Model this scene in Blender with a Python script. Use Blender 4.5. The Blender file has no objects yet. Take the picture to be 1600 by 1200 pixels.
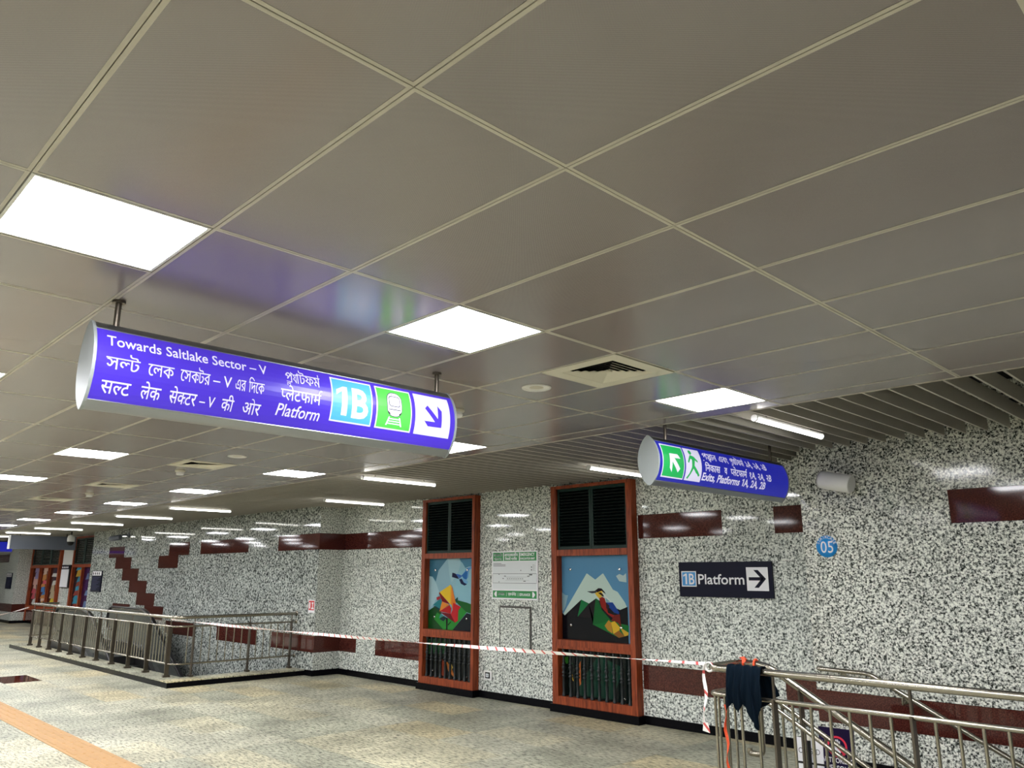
import bpy, bmesh, math, random
from mathutils import Vector, Matrix
random.seed(7)
SC = bpy.context.scene
COL = SC.collection
PI = math.pi
# ------------------------------------------------------------------ camera
cam = bpy.data.cameras.new('camera')
cam.sensor_width = 36.0
cam.lens = 36.0 * 1218.8 / 1600.0
cam.clip_start = 0.05
cam.clip_end = 200
cam_o = bpy.data.objects.new('camera', cam)
COL.objects.link(cam_o)
yaw, pit, rol = .796, .2399, .0011
fw = Vector((-math.sin(yaw) * math.cos(pit), math.cos(yaw) * math.cos(pit), math.sin(pit)))
rt = Vector((math.cos(yaw), math.sin(yaw), 0))
up = rt.cross(fw)
r2 = rt * math.cos(rol) + up * math.sin(rol)
u2 = up * math.cos(rol) - rt * math.sin(rol)
m = Matrix((r2, u2, -fw)).transposed().to_4x4()
m.translation = Vector((0, 0, 1.793))
cam_o.matrix_world = m
SC.camera = cam_o
# ------------------------------------------------------------------ world, exposure
w = bpy.data.worlds.new('world')
w.use_nodes = True
w.node_tree.nodes['Background'].inputs[0].default_value = (.6, .62, .65, 1)
w.node_tree.nodes['Background'].inputs[1].default_value = .02
SC.world = w
SC.view_settings.view_transform = 'Standard'
SC.view_settings.look = 'None'
SC.view_settings.exposure = 0.0
SC.view_settings.gamma = 1.0
SC.view_settings.use_curve_mapping = False
SC.cycles.max_bounces = 8
SC.cycles.diffuse_bounces = 5
SC.cycles.glossy_bounces = 4
SC.cycles.sample_clamp_indirect = 14.0
SC.cycles.use_denoising = True
LAMP = 50.0      # ceiling panel lights
TUBE = 10.0      # tube lights
# ------------------------------------------------------------------ key sizes (metres)
ZC = 3.043       # ceiling panels and slat undersides
YE = 5.51        # edge of the panel ceiling
YW = 8.443       # recessed wall with the picture windows
YR = 7.9         # wall faces on both sides of the recess
ZT = 3.5         # dark void above the slats


def lin(c):
    if max(c) > 1.0001:
        c = [x / 255 for x in c]
    return tuple((x / 12.92 if x <= .04045 else ((x + .055) / 1.055) ** 2.4) for x in c[:3]) + (1.0,)


# ------------------------------------------------------------------ materials
def newmat(name):
    mt = bpy.data.materials.new(name)
    mt.use_nodes = True
    nt = mt.node_tree
    b = nt.nodes['Principled BSDF']
    return mt, nt, b


def mat(name, col, rough=.5, metal=0.0, spec=.5, emit=0.0, emitcol=None, noise=0.0, nscale=20.0):
    mt, nt, b = newmat(name)
    c = lin(col)
    b.inputs['Base Color'].default_value = c
    b.inputs['Roughness'].default_value = rough
    b.inputs['Metallic'].default_value = metal
    b.inputs['Specular IOR Level'].default_value = spec
    if emit:
        b.inputs['Emission Color'].default_value = lin(emitcol) if emitcol else c
        b.inputs['Emission Strength'].default_value = emit
    if noise:
        n = nt.nodes.new('ShaderNodeTexNoise')
        n.inputs['Scale'].default_value = nscale
        n.inputs['Detail'].default_value = 3
        g = nt.nodes.new('ShaderNodeNewGeometry')
        nt.links.new(g.outputs['Position'], n.inputs['Vector'])
        mx = nt.nodes.new('ShaderNodeMix')
        mx.data_type = 'RGBA'
        mx.inputs[6].default_value = tuple(x * (1 - noise) for x in c[:3]) + (1,)
        mx.inputs[7].default_value = tuple(min(1, x * (1 + noise)) for x in c[:3]) + (1,)
        nt.links.new(n.outputs['Fac'], mx.inputs[0])
        nt.links.new(mx.outputs[2], b.inputs['Base Color'])
    return mt


def ramp(nt, stops, interp='LINEAR'):
    r = nt.nodes.new('ShaderNodeValToRGB')
    r.color_ramp.interpolation = interp
    el = r.color_ramp.elements
    while len(el) < len(stops):
        el.new(.5)
    for e, (p, c) in zip(el, stops):
        e.position = p
        e.color = c if len(c) == 4 else tuple(c) + (1,)
    return r


def granite(name, stops, scale, rough=.12, stretch=(1, 1, 1), nr=.6, mottle=.25, mscale=1.6, spec=.30):
    """speckled stone: one grain noise through a colour ramp, a slow mottling over it"""
    mt, nt, b = newmat(name)
    g = nt.nodes.new('ShaderNodeNewGeometry')
    mp = nt.nodes.new('ShaderNodeMapping')
    mp.inputs['Scale'].default_value = stretch
    nt.links.new(g.outputs['Position'], mp.inputs['Vector'])
    n = nt.nodes.new('ShaderNodeTexNoise')
    n.inputs['Scale'].default_value = scale
    n.inputs['Detail'].default_value = 3.5
    n.inputs['Roughness'].default_value = nr
    nt.links.new(mp.outputs[0], n.inputs['Vector'])
    r = ramp(nt, [(p, lin(c)) for p, c in stops])
    nt.links.new(n.outputs['Fac'], r.inputs[0])
    n2 = nt.nodes.new('ShaderNodeTexNoise')
    n2.inputs['Scale'].default_value = mscale
    n2.inputs['Detail'].default_value = 4
    nt.links.new(g.outputs['Position'], n2.inputs['Vector'])
    mr = nt.nodes.new('ShaderNodeMapRange')
    mr.inputs['From Min'].default_value = .3
    mr.inputs['From Max'].default_value = .7
    mr.inputs['To Min'].default_value = 1 - mottle
    mr.inputs['To Max'].default_value = 1 + mottle
    nt.links.new(n2.outputs['Fac'], mr.inputs['Value'])
    hsv = nt.nodes.new('ShaderNodeHueSaturation')
    nt.links.new(r.outputs[0], hsv.inputs['Color'])
    nt.links.new(mr.outputs[0], hsv.inputs['Value'])
    nt.links.new(hsv.outputs[0], b.inputs['Base Color'])
    b.inputs['Roughness'].default_value = rough
    b.inputs['Specular IOR Level'].default_value = spec
    return mt, nt, b, hsv


M = {}
M['granite'] = granite('grey_speckled_granite', [(.0, (14, 18, 18)), (.39, (30, 34, 33)), (.435, (120, 126, 122)), (.50, (186, 191, 185)), (.58, (232, 236, 228)), (1, (246, 248, 240))], 40, .045, mottle=.07, nr=.8)[0]
M['granite_left'] = granite('grey_granite_coarse', [(.0, (24, 28, 28)), (.40, (52, 56, 55)), (.46, (122, 128, 125)), (.53, (166, 172, 167)), (.62, (206, 211, 205)), (1, (232, 236, 230))], 27, .05, mottle=.12, nr=.66)[0]
M['granite_rough'] = granite('grey_granite_flamed', [(.0, (10, 13, 13)), (.40, (24, 27, 26)), (.445, (118, 122, 116)), (.51, (188, 190, 182)), (.59, (236, 238, 228)), (1, (248, 248, 240))], 54, .10, mottle=.07, nr=.70)[0]
M['red_granite'] = granite('red_granite', [(.0, (34, 14, 12)), (.42, (58, 27, 23)), (.58, (84, 42, 35)), (1, (128, 74, 60))], 80, .05, mottle=.10)[0]
M['black_granite'] = granite('black_granite', [(.0, (6, 6, 8)), (.5, (12, 12, 15)), (1, (20, 20, 23))], 80, .25, mottle=.1, spec=.06)[0]


def floor_mat():
    mt, nt, b, hsv = granite('floor_granite', [(.0, (56, 58, 50)), (.38, (92, 94, 83)), (.46, (160, 158, 144)), (.54, (192, 190, 175)), (1, (220, 217, 204))], 26, .46, stretch=(.45, 1.5, 1), mottle=.36, mscale=1.3, nr=.72)
    g = nt.nodes.new('ShaderNodeNewGeometry')
    v1 = nt.nodes.new('ShaderNodeVectorMath'); v1.operation = 'SUBTRACT'
    v1.inputs[1].default_value = (-15.97, 3.66, 0)
    v2 = nt.nodes.new('ShaderNodeVectorMath'); v2.operation = 'DIVIDE'
    v2.inputs[1].default_value = (1.08, .58, 10)
    v3 = nt.nodes.new('ShaderNodeVectorMath'); v3.operation = 'FLOOR'
    nt.links.new(g.outputs['Position'], v1.inputs[0]); nt.links.new(v1.outputs[0], v2.inputs[0]); nt.links.new(v2.outputs[0], v3.inputs[0])
    sp = nt.nodes.new('ShaderNodeSeparateXYZ'); nt.links.new(v3.outputs[0], sp.inputs[0])
    cb = nt.nodes.new('ShaderNodeCombineXYZ'); nt.links.new(sp.outputs[0], cb.inputs[0]); nt.links.new(sp.outputs[1], cb.inputs[1])
    wn = nt.nodes.new('ShaderNodeTexWhiteNoise'); nt.links.new(cb.outputs[0], wn.inputs['Vector'])
    r = ramp(nt, [(0, lin((218, 221, 212))), (.3, lin((238, 239, 230))), (.6, lin((246, 243, 226))), (.85, lin((252, 242, 214)))], 'CONSTANT')
    nt.links.new(wn.outputs['Value'], r.inputs[0])
    mx = nt.nodes.new('ShaderNodeMix'); mx.data_type = 'RGBA'; mx.blend_type = 'MULTIPLY'
    mx.inputs[0].default_value = 1.0
    nt.links.new(hsv.outputs[0], mx.inputs[6]); nt.links.new(r.outputs[0], mx.inputs[7])
    nt.links.new(mx.outputs[2], b.inputs['Base Color'])
    return mt


M['floor'] = floor_mat()


def ceiling_mat():
    """perforated metal: rows of tiny dark holes in a light grey sheet"""
    mt, nt, b = newmat('perforated_ceiling_sheet')
    g = nt.nodes.new('ShaderNodeNewGeometry')
    sp = nt.nodes.new('ShaderNodeSeparateXYZ'); nt.links.new(g.outputs['Position'], sp.inputs[0])
    outs = []
    for k in (0, 1):
        mu = nt.nodes.new('ShaderNodeMath'); mu.operation = 'MULTIPLY'; mu.inputs[1].default_value = 2 * PI / .0048
        sn = nt.nodes.new('ShaderNodeMath'); sn.operation = 'SINE'
        nt.links.new(sp.outputs[k], mu.inputs[0]); nt.links.new(mu.outputs[0], sn.inputs[0]); outs.append(sn)
    pr = nt.nodes.new('ShaderNodeMath'); pr.operation = 'MULTIPLY'
    nt.links.new(outs[0].outputs[0], pr.inputs[0]); nt.links.new(outs[1].outputs[0], pr.inputs[1])
    r = ramp(nt, [(.42, lin((150, 142, 140))), (.60, lin((104, 97, 97)))])
    mr = nt.nodes.new('ShaderNodeMapRange')
    mr.inputs['From Min'].default_value = -1
    nt.links.new(pr.outputs[0], mr.inputs['Value']); nt.links.new(mr.outputs[0], r.inputs[0])
    n = nt.nodes.new('ShaderNodeTexNoise'); n.inputs['Scale'].default_value = .9; n.inputs['Detail'].default_value = 5
    nt.links.new(g.outputs['Position'], n.inputs['Vector'])
    hs = nt.nodes.new('ShaderNodeHueSaturation')
    m2 = nt.nodes.new('ShaderNodeMapRange'); m2.inputs['To Min'].default_value = .86; m2.inputs['To Max'].default_value = 1.14
    nt.links.new(n.outputs['Fac'], m2.inputs['Value']); nt.links.new(m2.outputs[0], hs.inputs['Value'])
    nt.links.new(r.outputs[0], hs.inputs['Color']); nt.links.new(hs.outputs[0], b.inputs['Base Color'])
    b.inputs['Roughness'].default_value = .22
    b.inputs['Specular IOR Level'].default_value = .9
    return mt


M['ceil'] = ceiling_mat()
M['ceil_edge'] = mat('ceiling_panel_edge', (186, 181, 168), .4)
M['slat'] = mat('painted_slat', (178, 174, 164), .45, noise=.05)
M['void'] = mat('dark_void', (20, 20, 21), .9, spec=.1)
M['lamp'] = mat('lamp_diffuser', (255, 255, 255), .5, emit=LAMP, emitcol=(252, 252, 255))
M['tube'] = mat('tube_diffuser', (255, 255, 255), .5, emit=TUBE, emitcol=(255, 252, 244))
M['white'] = mat('white_paint', (222, 222, 220), .4)
M['offwhite'] = mat('cream_plastic', (206, 202, 186), .45)
M['black'] = mat('black_plastic', (10, 10, 11), .5, spec=.25)
M['rubber'] = mat('black_rubber', (16, 16, 17), .35)
M['steel'] = mat('brushed_steel', (160, 155, 142), .26, metal=1.0, noise=.08, nscale=60)
M['steel_dark'] = mat('dull_steel', (104, 97, 88), .38, metal=1.0, noise=.1, nscale=40)
M['alu'] = mat('anodised_aluminium', (150, 154, 160), .36, metal=1.0)
M['alu_cap'] = mat('painted_end_cap', (140, 146, 146), .45, metal=.3)


def wood_mat():
    mt, nt, b = newmat('red_brown_wood')
    g = nt.nodes.new('ShaderNodeNewGeometry')
    mp = nt.nodes.new('ShaderNodeMapping'); mp.inputs['Scale'].default_value = (14, 14, 1.2)
    n = nt.nodes.new('ShaderNodeTexNoise'); n.inputs['Scale'].default_value = 3; n.inputs['Detail'].default_value = 5; n.inputs['Distortion'].default_value = .6
    nt.links.new(g.outputs['Position'], mp.inputs[0]); nt.links.new(mp.outputs[0], n.inputs['Vector'])
    r = ramp(nt, [(.3, lin((92, 38, 19))), (.5, lin((136, 60, 30))), (.7, lin((156, 75, 40)))])
    nt.links.new(n.outputs['Fac'], r.inputs[0]); nt.links.new(r.outputs[0], b.inputs['Base Color'])
    b.inputs['Roughness'].default_value = .45
    b.inputs['Specular IOR Level'].default_value = .25
    return mt


M['wood'] = wood_mat()
M['green'] = mat('dark_green_paint', (6, 38, 30), .4, spec=.2)
M['green_dk'] = mat('dark_green_louvre', (3, 15, 15), .5, spec=.12)
M['baluster'] = mat('dark_iron_paint', (34, 39, 40), .4, spec=.3)
M['tactile'] = mat('orange_tactile_tile', (166, 126, 74), .6, noise=.06, nscale=8)
M['tactile_edge'] = mat('worn_tactile_bar', (206, 156, 98), .6)
M['cloth'] = mat('navy_cloth', (4, 17, 28), .95, spec=.1, noise=.2, nscale=30)
M['navy'] = mat('navy_board', (8, 10, 34), .45, spec=.15)
M['signwhite'] = mat('sign_white', (226, 226, 230), .4)
M['signblue'] = mat('sign_light_blue', (54, 140, 206), .4)
M['blue05'] = mat('marker_blue', (26, 138, 214), .4)
M['greensign'] = mat('sign_green', (22, 128, 62), .4)
M['printgrey'] = mat('print_grey', (206, 212, 214), .5)
M['ink'] = mat('print_ink', (52, 56, 60), .6)
M['fire'] = mat('fire_sign_red', (196, 52, 52), .45)
M['signgrey'] = mat('grey_blue_box', (92, 98, 110), .4)
M['orange'] = mat('orange_ribbon', (226, 78, 34), .5)
M['copper'] = mat('chrome_bolt', (225, 225, 225), .12, metal=1.0)
M['purple'] = mat('backlit_purple', (46, 30, 130), .3, emit=.62, emitcol=(82, 60, 208), spec=.25)
M['purple_tx'] = mat('backlit_white', (150, 148, 165), .35, emit=.55, emitcol=(236, 232, 255), spec=.2)
M['sky_lit'] = mat('backlit_sky_blue', (50, 110, 150), .35, emit=.62, emitcol=(88, 180, 236), spec=.2)
M['green_lit'] = mat('backlit_green', (50, 120, 48), .35, emit=.62, emitcol=(92, 206, 84), spec=.2)
M['line_lit'] = mat('backlit_outline', (50, 52, 66), .4, emit=.15, emitcol=(80, 82, 100), spec=.2)
M['blue_lit'] = mat('backlit_blue', (20, 22, 90), .3, emit=.7, emitcol=(36, 42, 172), spec=.2)
M['exit_lit'] = mat('backlit_exit_green', (20, 100, 50), .35, emit=.62, emitcol=(40, 190, 96), spec=.2)
M['magenta'] = mat('notice_purple', (24, 12, 48), .4, spec=.15)
M['red'] = mat('prohibition_red', (214, 44, 70), .4)


def tape_mat():
    mt, nt, b = newmat('red_white_barrier_tape')
    g = nt.nodes.new('ShaderNodeNewGeometry')
    sp = nt.nodes.new('ShaderNodeSeparateXYZ'); nt.links.new(g.outputs['Position'], sp.inputs[0])
    ad = nt.nodes.new('ShaderNodeMath'); ad.operation = 'ADD'
    nt.links.new(sp.outputs[0], ad.inputs[0]); nt.links.new(sp.outputs[2], ad.inputs[1])
    mu = nt.nodes.new('ShaderNodeMath'); mu.operation = 'MULTIPLY'; mu.inputs[1].default_value = 1 / .13
    fr = nt.nodes.new('ShaderNodeMath'); fr.operation = 'FRACT'
    r = ramp(nt, [(0, lin((238, 236, 232))), (.80, lin((206, 84, 82)))], 'CONSTANT')
    nt.links.new(ad.outputs[0], mu.inputs[0]); nt.links.new(mu.outputs[0], fr.inputs[0]); nt.links.new(fr.outputs[0], r.inputs[0])
    nt.links.new(r.outputs[0], b.inputs['Base Color'])
    b.inputs['Roughness'].default_value = .35
    return mt


M['tape'] = tape_mat()
_pc = {}


def pmat(c):
    """flat print colour"""
    if c not in _pc:
        _pc[c] = mat('print_%d_%d_%d' % c, tuple(v * .86 for v in c) if max(c) > 1 else c, .2, spec=.18)
    return _pc[c]


# ------------------------------------------------------------------ mesh builder
class MB:
    def __init__(s):
        s.v, s.f, s.mi, s.sm = [], [], [], []

    def add(s, verts, faces, mi=0, smooth=False):
        o = len(s.v)
        s.v += [tuple(p) for p in verts]
        for f in faces:
            s.f.append([i + o for i in f]); s.mi.append(mi); s.sm.append(smooth)
        return s

    def box(s, x0, x1, y0, y1, z0, z1, mi=0):
        return s.add([(x0, y0, z0), (x1, y0, z0), (x1, y1, z0), (x0, y1, z0), (x0, y0, z1), (x1, y0, z1), (x1, y1, z1), (x0, y1, z1)],
                     [(3, 2, 1, 0), (4, 5, 6, 7), (0, 1, 5, 4), (1, 2, 6, 5), (2, 3, 7, 6), (3, 0, 4, 7)], mi)

    def obox(s, c, ax, ay, az, mi=0):
        """box from a centre and three half-axis vectors"""
        c, ax, ay, az = map(Vector, (c, ax, ay, az))
        vs = [c + ax * i + ay * j + az * k for k in (-1, 1) for (i, j) in ((-1, -1), (1, -1), (1, 1), (-1, 1))]
        return s.add(vs, [(3, 2, 1, 0), (4, 5, 6, 7), (0, 1, 5, 4), (1, 2, 6, 5), (2, 3, 7, 6), (3, 0, 4, 7)], mi)

    def tube(s, pts, r, n=8, mi=0, cap=True, closed=False):
        pts = [Vector(p) for p in pts]
        k = len(pts)
        rings = []
        ref = None
        for i, p in enumerate(pts):
            a = pts[(i - 1) % k] if (i > 0 or closed) else p
            b = pts[(i + 1) % k] if (i < k - 1 or closed) else p
            t = (b - a).normalized()
            if ref is None:
                h = Vector((0, 0, 1)) if abs(t.z) < .9 else Vector((1, 0, 0))
                ref = t.cross(h).normalized()
            ref = (ref - t * ref.dot(t)).normalized()
            bn = t.cross(ref)
            # widen at bends so the tube keeps its section
            sc = 1.0
            if 0 < i < k - 1:
                c = max(-1, min(1, (p - a).normalized().dot((b - p).normalized())))
                sc = 1 / max(.6, math.sqrt((1 + c) / 2))
            rings.append([p + (ref * math.cos(2 * PI * j / n) + bn * math.sin(2 * PI * j / n)) * r * (sc if sc < 1.3 else 1.3) for j in range(n)])
        vs = [q for ring in rings for q in ring]
        fs = []
        for i in range(k if closed else k - 1):
            i2 = (i + 1) % k
            for j in range(n):
                fs.append((i * n + j, i * n + (j + 1) % n, i2 * n + (j + 1) % n, i2 * n + j))
        s.add(vs, fs, mi, True)
        if cap and not closed:
            s.add(rings[0], [tuple(range(n))[::-1]], mi)
            s.add(rings[-1], [tuple(range(n))], mi)
        return s

    def lathe(s, prof, c, axis=(0, 0, 1), n=12, mi=0):
        """prof: (radius, height) list along axis from centre c"""
        ax = Vector(axis).normalized()
        h = Vector((1, 0, 0)) if abs(ax.x) < .9 else Vector((0, 1, 0))
        a = ax.cross(h).normalized(); b = ax.cross(a)
        c = Vector(c)
        vs = [c + ax * z + (a * math.cos(2 * PI * j / n) + b * math.sin(2 * PI * j / n)) * r for r, z in prof for j in range(n)]
        fs = [(i * n + j, i * n + (j + 1) % n, (i + 1) * n + (j + 1) % n, (i + 1) * n + j) for i in range(len(prof) - 1) for j in range(n)]
        s.add(vs, fs, mi, True)
        k = (len(prof) - 1) * n
        if prof[0][0] > 1e-5:
            s.add(vs[:n], [tuple(range(n))[::-1]], mi)
        if prof[-1][0] > 1e-5:
            s.add(vs[k:], [tuple(range(n))], mi)
        return s

    def prism(s, poly, d, mi=0):
        """3D polygon pushed along vector d"""
        d = Vector(d); n = len(poly)
        vs = [Vector(p) for p in poly] + [Vector(p) + d for p in poly]
        fs = [tuple(range(n)), tuple(range(2 * n - 1, n - 1, -1))] + [(i, i + n, (i + 1) % n + n, (i + 1) % n) for i in range(n)]
        return s.add(vs, fs, mi)

    def poly(s, pts, mi=0):
        return s.add(pts, [tuple(range(len(pts)))], mi)

    def build(s, name, mats, parent=None, origin=None, fix=True):
        if not isinstance(mats, (list, tuple)):
            mats = [mats]
        if parent is not None:
            o0 = wloc(parent)
        elif origin is not None:
            o0 = Vector(origin)
        else:
            xs, ys, zs = zip(*s.v)
            o0 = Vector(((min(xs) + max(xs)) / 2, (min(ys) + max(ys)) / 2, min(zs)))
        me = bpy.data.meshes.new(name)
        me.from_pydata([(x - o0.x, y - o0.y, z - o0.z) for x, y, z in s.v], [], s.f)
        for mt in mats:
            me.materials.append(mt)
        me.polygons.foreach_set('material_index', s.mi)
        me.polygons.foreach_set('use_smooth', s.sm)
        if fix:
            bm = bmesh.new(); bm.from_mesh(me)
            bmesh.ops.recalc_face_normals(bm, faces=bm.faces)
            bm.to_mesh(me); bm.free()
        o = bpy.data.objects.new(name, me)
        COL.objects.link(o)
        if parent is not None:
            o.parent = parent
        else:
            o.location = o0
        return o


def wloc(o):
    l = Vector((0, 0, 0))
    while o is not None:
        l += o.location
        o = o.parent
    return l


def tag(o, label=None, cat=None, group=None, kind=None):
    if label: o['label'] = label
    if cat: o['category'] = cat
    if group: o['group'] = group
    if kind: o['kind'] = kind
    return o


def thing(name, loc, label, cat=None, group=None, kind=None):
    o = bpy.data.objects.new(name, None)
    o.empty_display_size = .1
    o.location = loc
    COL.objects.link(o)
    return tag(o, label, cat, group, kind)


def share(name, me, parent, loc, scale=(1, 1, 1), rot=(0, 0, 0)):
    """a piece that shares its mesh with its like; loc in world space"""
    o = bpy.data.objects.new(name, me)
    o.parent = parent
    o.location = Vector(loc) - wloc(parent)
    o.scale = scale
    o.rotation_euler = rot
    COL.objects.link(o)
    return o


def copy_thing(root, loc, label):
    def rec(o, par):
        c = o.copy(); COL.objects.link(c)
        c.parent = par
        for ch in kids.get(o.name, []):
            rec(ch, c)
        return c
    kids = {}
    def collect(o):
        kids[o.name] = list(o.children)
        for ch in o.children: collect(ch)
    collect(root)
    c = rec(root, None)
    c.location = loc
    c['label'] = label
    return c


def unit_cube(name, mt):
    return unit_mesh(name, mt)


def unit_mesh(name, mt):
    b = MB().box(-.5, .5, -.5, .5, -.5, .5)
    me = bpy.data.meshes.new(name)
    me.from_pydata(b.v, [], b.f)
    me.materials.append(mt)
    return me


# ------------------------------------------------------------------ lettering
_gl = {}
_txt = {}


def _outline_fill(st, bold):
    """fill letters whose outlines cross themselves: triangulate all outlines and keep what they wind round"""
    from mathutils.geometry import delaunay_2d_cdt
    c = bpy.data.curves.new('lettering', 'FONT')
    c.body = st; c.size = 1.0; c.resolution_u = 4; c.fill_mode = 'NONE'
    o = bpy.data.objects.new('lettering', c)
    COL.objects.link(o)
    me = bpy.data.meshes.new_from_object(o.evaluated_get(bpy.context.evaluated_depsgraph_get()))
    co = [Vector((p.co.x, p.co.y)) for p in me.vertices]
    ed = [tuple(e.vertices) for e in me.edges]
    bpy.data.objects.remove(o); bpy.data.curves.remove(c); bpy.data.meshes.remove(me)
    nb = {}
    for a, b in ed:
        nb.setdefault(a, []).append(b); nb.setdefault(b, []).append(a)
    loops, done = [], set()
    for s0 in range(len(co)):
        if s0 in done or s0 not in nb: continue
        lp, cur, prev = [s0], s0, None
        done.add(s0)
        while True:
            nx = [q for q in nb[cur] if q != prev and q not in done]
            if not nx: break
            q = cur + 1 if (cur + 1) in nx else nx[0]
            lp.append(q); done.add(q); prev, cur = cur, q
        loops.append(lp)
    V, F = [], []
    if co:
        edges = [(a, b) for lp in loops for a, b in zip(lp, lp[1:] + lp[:1])]
        v2, _, f2, _, _, _ = delaunay_2d_cdt(co, edges, [], 0, 1e-5)
        for f in f2:
            x = sum(v2[i].x for i in f) / len(f); y = sum(v2[i].y for i in f) / len(f)
            wn = 0
            for a, b in edges:
                p, q = co[a], co[b]
                if (p.y <= y) != (q.y <= y):
                    t = (y - p.y) / (q.y - p.y)
                    if p.x + t * (q.x - p.x) > x: wn += 1 if q.y > p.y else -1
            if wn: F.append(tuple(f))
        V = [(v.x, v.y) for v in v2]
    if bold:
        n = len(V)
        V = [(x - bold, y) for x, y in V] + [(x + bold, y) for x, y in V]
        F = F + [tuple(i + n for i in f) for f in F]
    return V, F


def _raw(st, bold=0.0):
    if st == '1':
        e = bold
        return [(.25 - e, 0), (.37 + e, 0), (.37 + e, .70), (.27, .70), (.05, .60), (.05, .50 - e), (.25 - e, .58)], [(0, 1, 2, 3, 6), (3, 4, 5, 6)]
    key = (st, bold)
    if key in _txt:
        return _txt[key]
    if any('\u0980' <= q <= '\u09ff' for q in st):
        _txt[key] = _outline_fill(st, bold)
        return _txt[key]
    c = bpy.data.curves.new('lettering', 'FONT')
    c.body = st; c.size = 1.0; c.resolution_u = 3; c.offset = bold
    o = bpy.data.objects.new('lettering', c)
    COL.objects.link(o)
    dg = bpy.context.evaluated_depsgraph_get()
    me = bpy.data.meshes.new_from_object(o.evaluated_get(dg))
    vs = [(p.co.x, p.co.y) for p in me.vertices]
    fs = [tuple(p.vertices) for p in me.polygons]
    bpy.data.objects.remove(o); bpy.data.curves.remove(c); bpy.data.meshes.remove(me)
    _txt[key] = (vs, fs)
    return vs, fs


def _adv(ch):
    if ch == '1': return .50
    if ch not in _gl:
        a, _ = _raw(ch); b, _ = _raw(ch + ch)
        if not a:
            _gl[ch] = .28
        else:
            _gl[ch] = max(x for x, y in b) - max(x for x, y in a)
    return _gl[ch]


def clip_right(vs, fs, xc):
    bm = bmesh.new()
    bv = [bm.verts.new((x, y, 0)) for x, y in vs]
    for f in fs:
        try: bm.faces.new([bv[i] for i in f])
        except ValueError: pass
    bmesh.ops.bisect_plane(bm, geom=bm.verts[:] + bm.edges[:] + bm.faces[:], plane_co=(xc, 0, 0), plane_no=(1, 0, 0), clear_outer=True)
    bm.verts.index_update()
    r = [(v.co.x, v.co.y) for v in bm.verts], [tuple(v.index for v in f.verts) for f in bm.faces]
    bm.free()
    return r


def compose(tokens, bold=0.0, italic=0.0):
    """lay glyphs out one by one; a token is a string or (glyph, dict): half = keep that left share, under/over = drawn small below/above, mirror"""
    V, F = [], []
    pen = 0.0
    last = 0.0
    for t in tokens:
        if isinstance(t, str):
            for ch in t:
                if ch == ' ':
                    pen += .3; continue
                vs, fs = _raw(ch, bold); a = _adv(ch)
                o = len(V)
                V += [(x + pen, y) for x, y in vs]; F += [tuple(i + o for i in f) for f in fs]
                if a > .02: last = pen
                pen += a
        else:
            ch, op = t
            vs, fs = _raw(ch, bold)
            if 'half' in op:
                x0 = min(x for x, y in vs); x1 = max(x for x, y in vs)
                xc = x0 + (x1 - x0) * op['half']
                vs, fs = clip_right(vs, fs, xc)
                o = len(V); V += [(x + pen, y) for x, y in vs]; F += [tuple(i + o for i in f) for f in fs]
                last = pen; pen += xc
            else:
                s_ = op.get('s', .5); dx = op.get('dx', 0); dy = op.get('dy', 0); mir = -1 if op.get('mirror') else 1
                o = len(V); base = last if op.get('back', True) else pen
                V += [(x * s_ * mir + base + dx, y * op.get('sy', s_) + dy) for x, y in vs]; F += [tuple(i + o for i in f) for f in fs]
                pen += op.get('adv', 0)
    if italic:
        V = [(x + italic * y, y) for x, y in V]
    return V, F


HALF_L = ('ल', {'half': .66}); HALF_K = ('क', {'half': .80}); HALF_P = ('प', {'half': .62})
REPH = ('े', {'s': 1, 'mirror': True, 'dx': .30, 'dy': 0})
BREPH = ("'", {'s': .8, 'dx': .42, 'dy': .26})
W_SALT_B = ['স', ('ল', {'half': .72}), 'ট']
W_LEK_B = ['লেক'.replace('লে', 'েল')]
W_SEK_B = ['েস', ('ক', {'half': .86}), 'টর']
W_EXT_B = ['এর ', 'িদেক'.replace('িদেক', 'িদ' + 'েক')]
W_PLAT_B = ['প', ('ল', {'s': .55, 'dx': .12, 'dy': -.28}), ('য', {'s': .62, 'sy': .9, 'back': False, 'adv': .34}), 'াটফম', BREPH]
W_SALT_H = ['स', HALF_L, 'ट']
W_SEK_H = ['से', HALF_K, 'टर']
W_PLAT_H = [HALF_P, 'लेटफाम', REPH]


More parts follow.
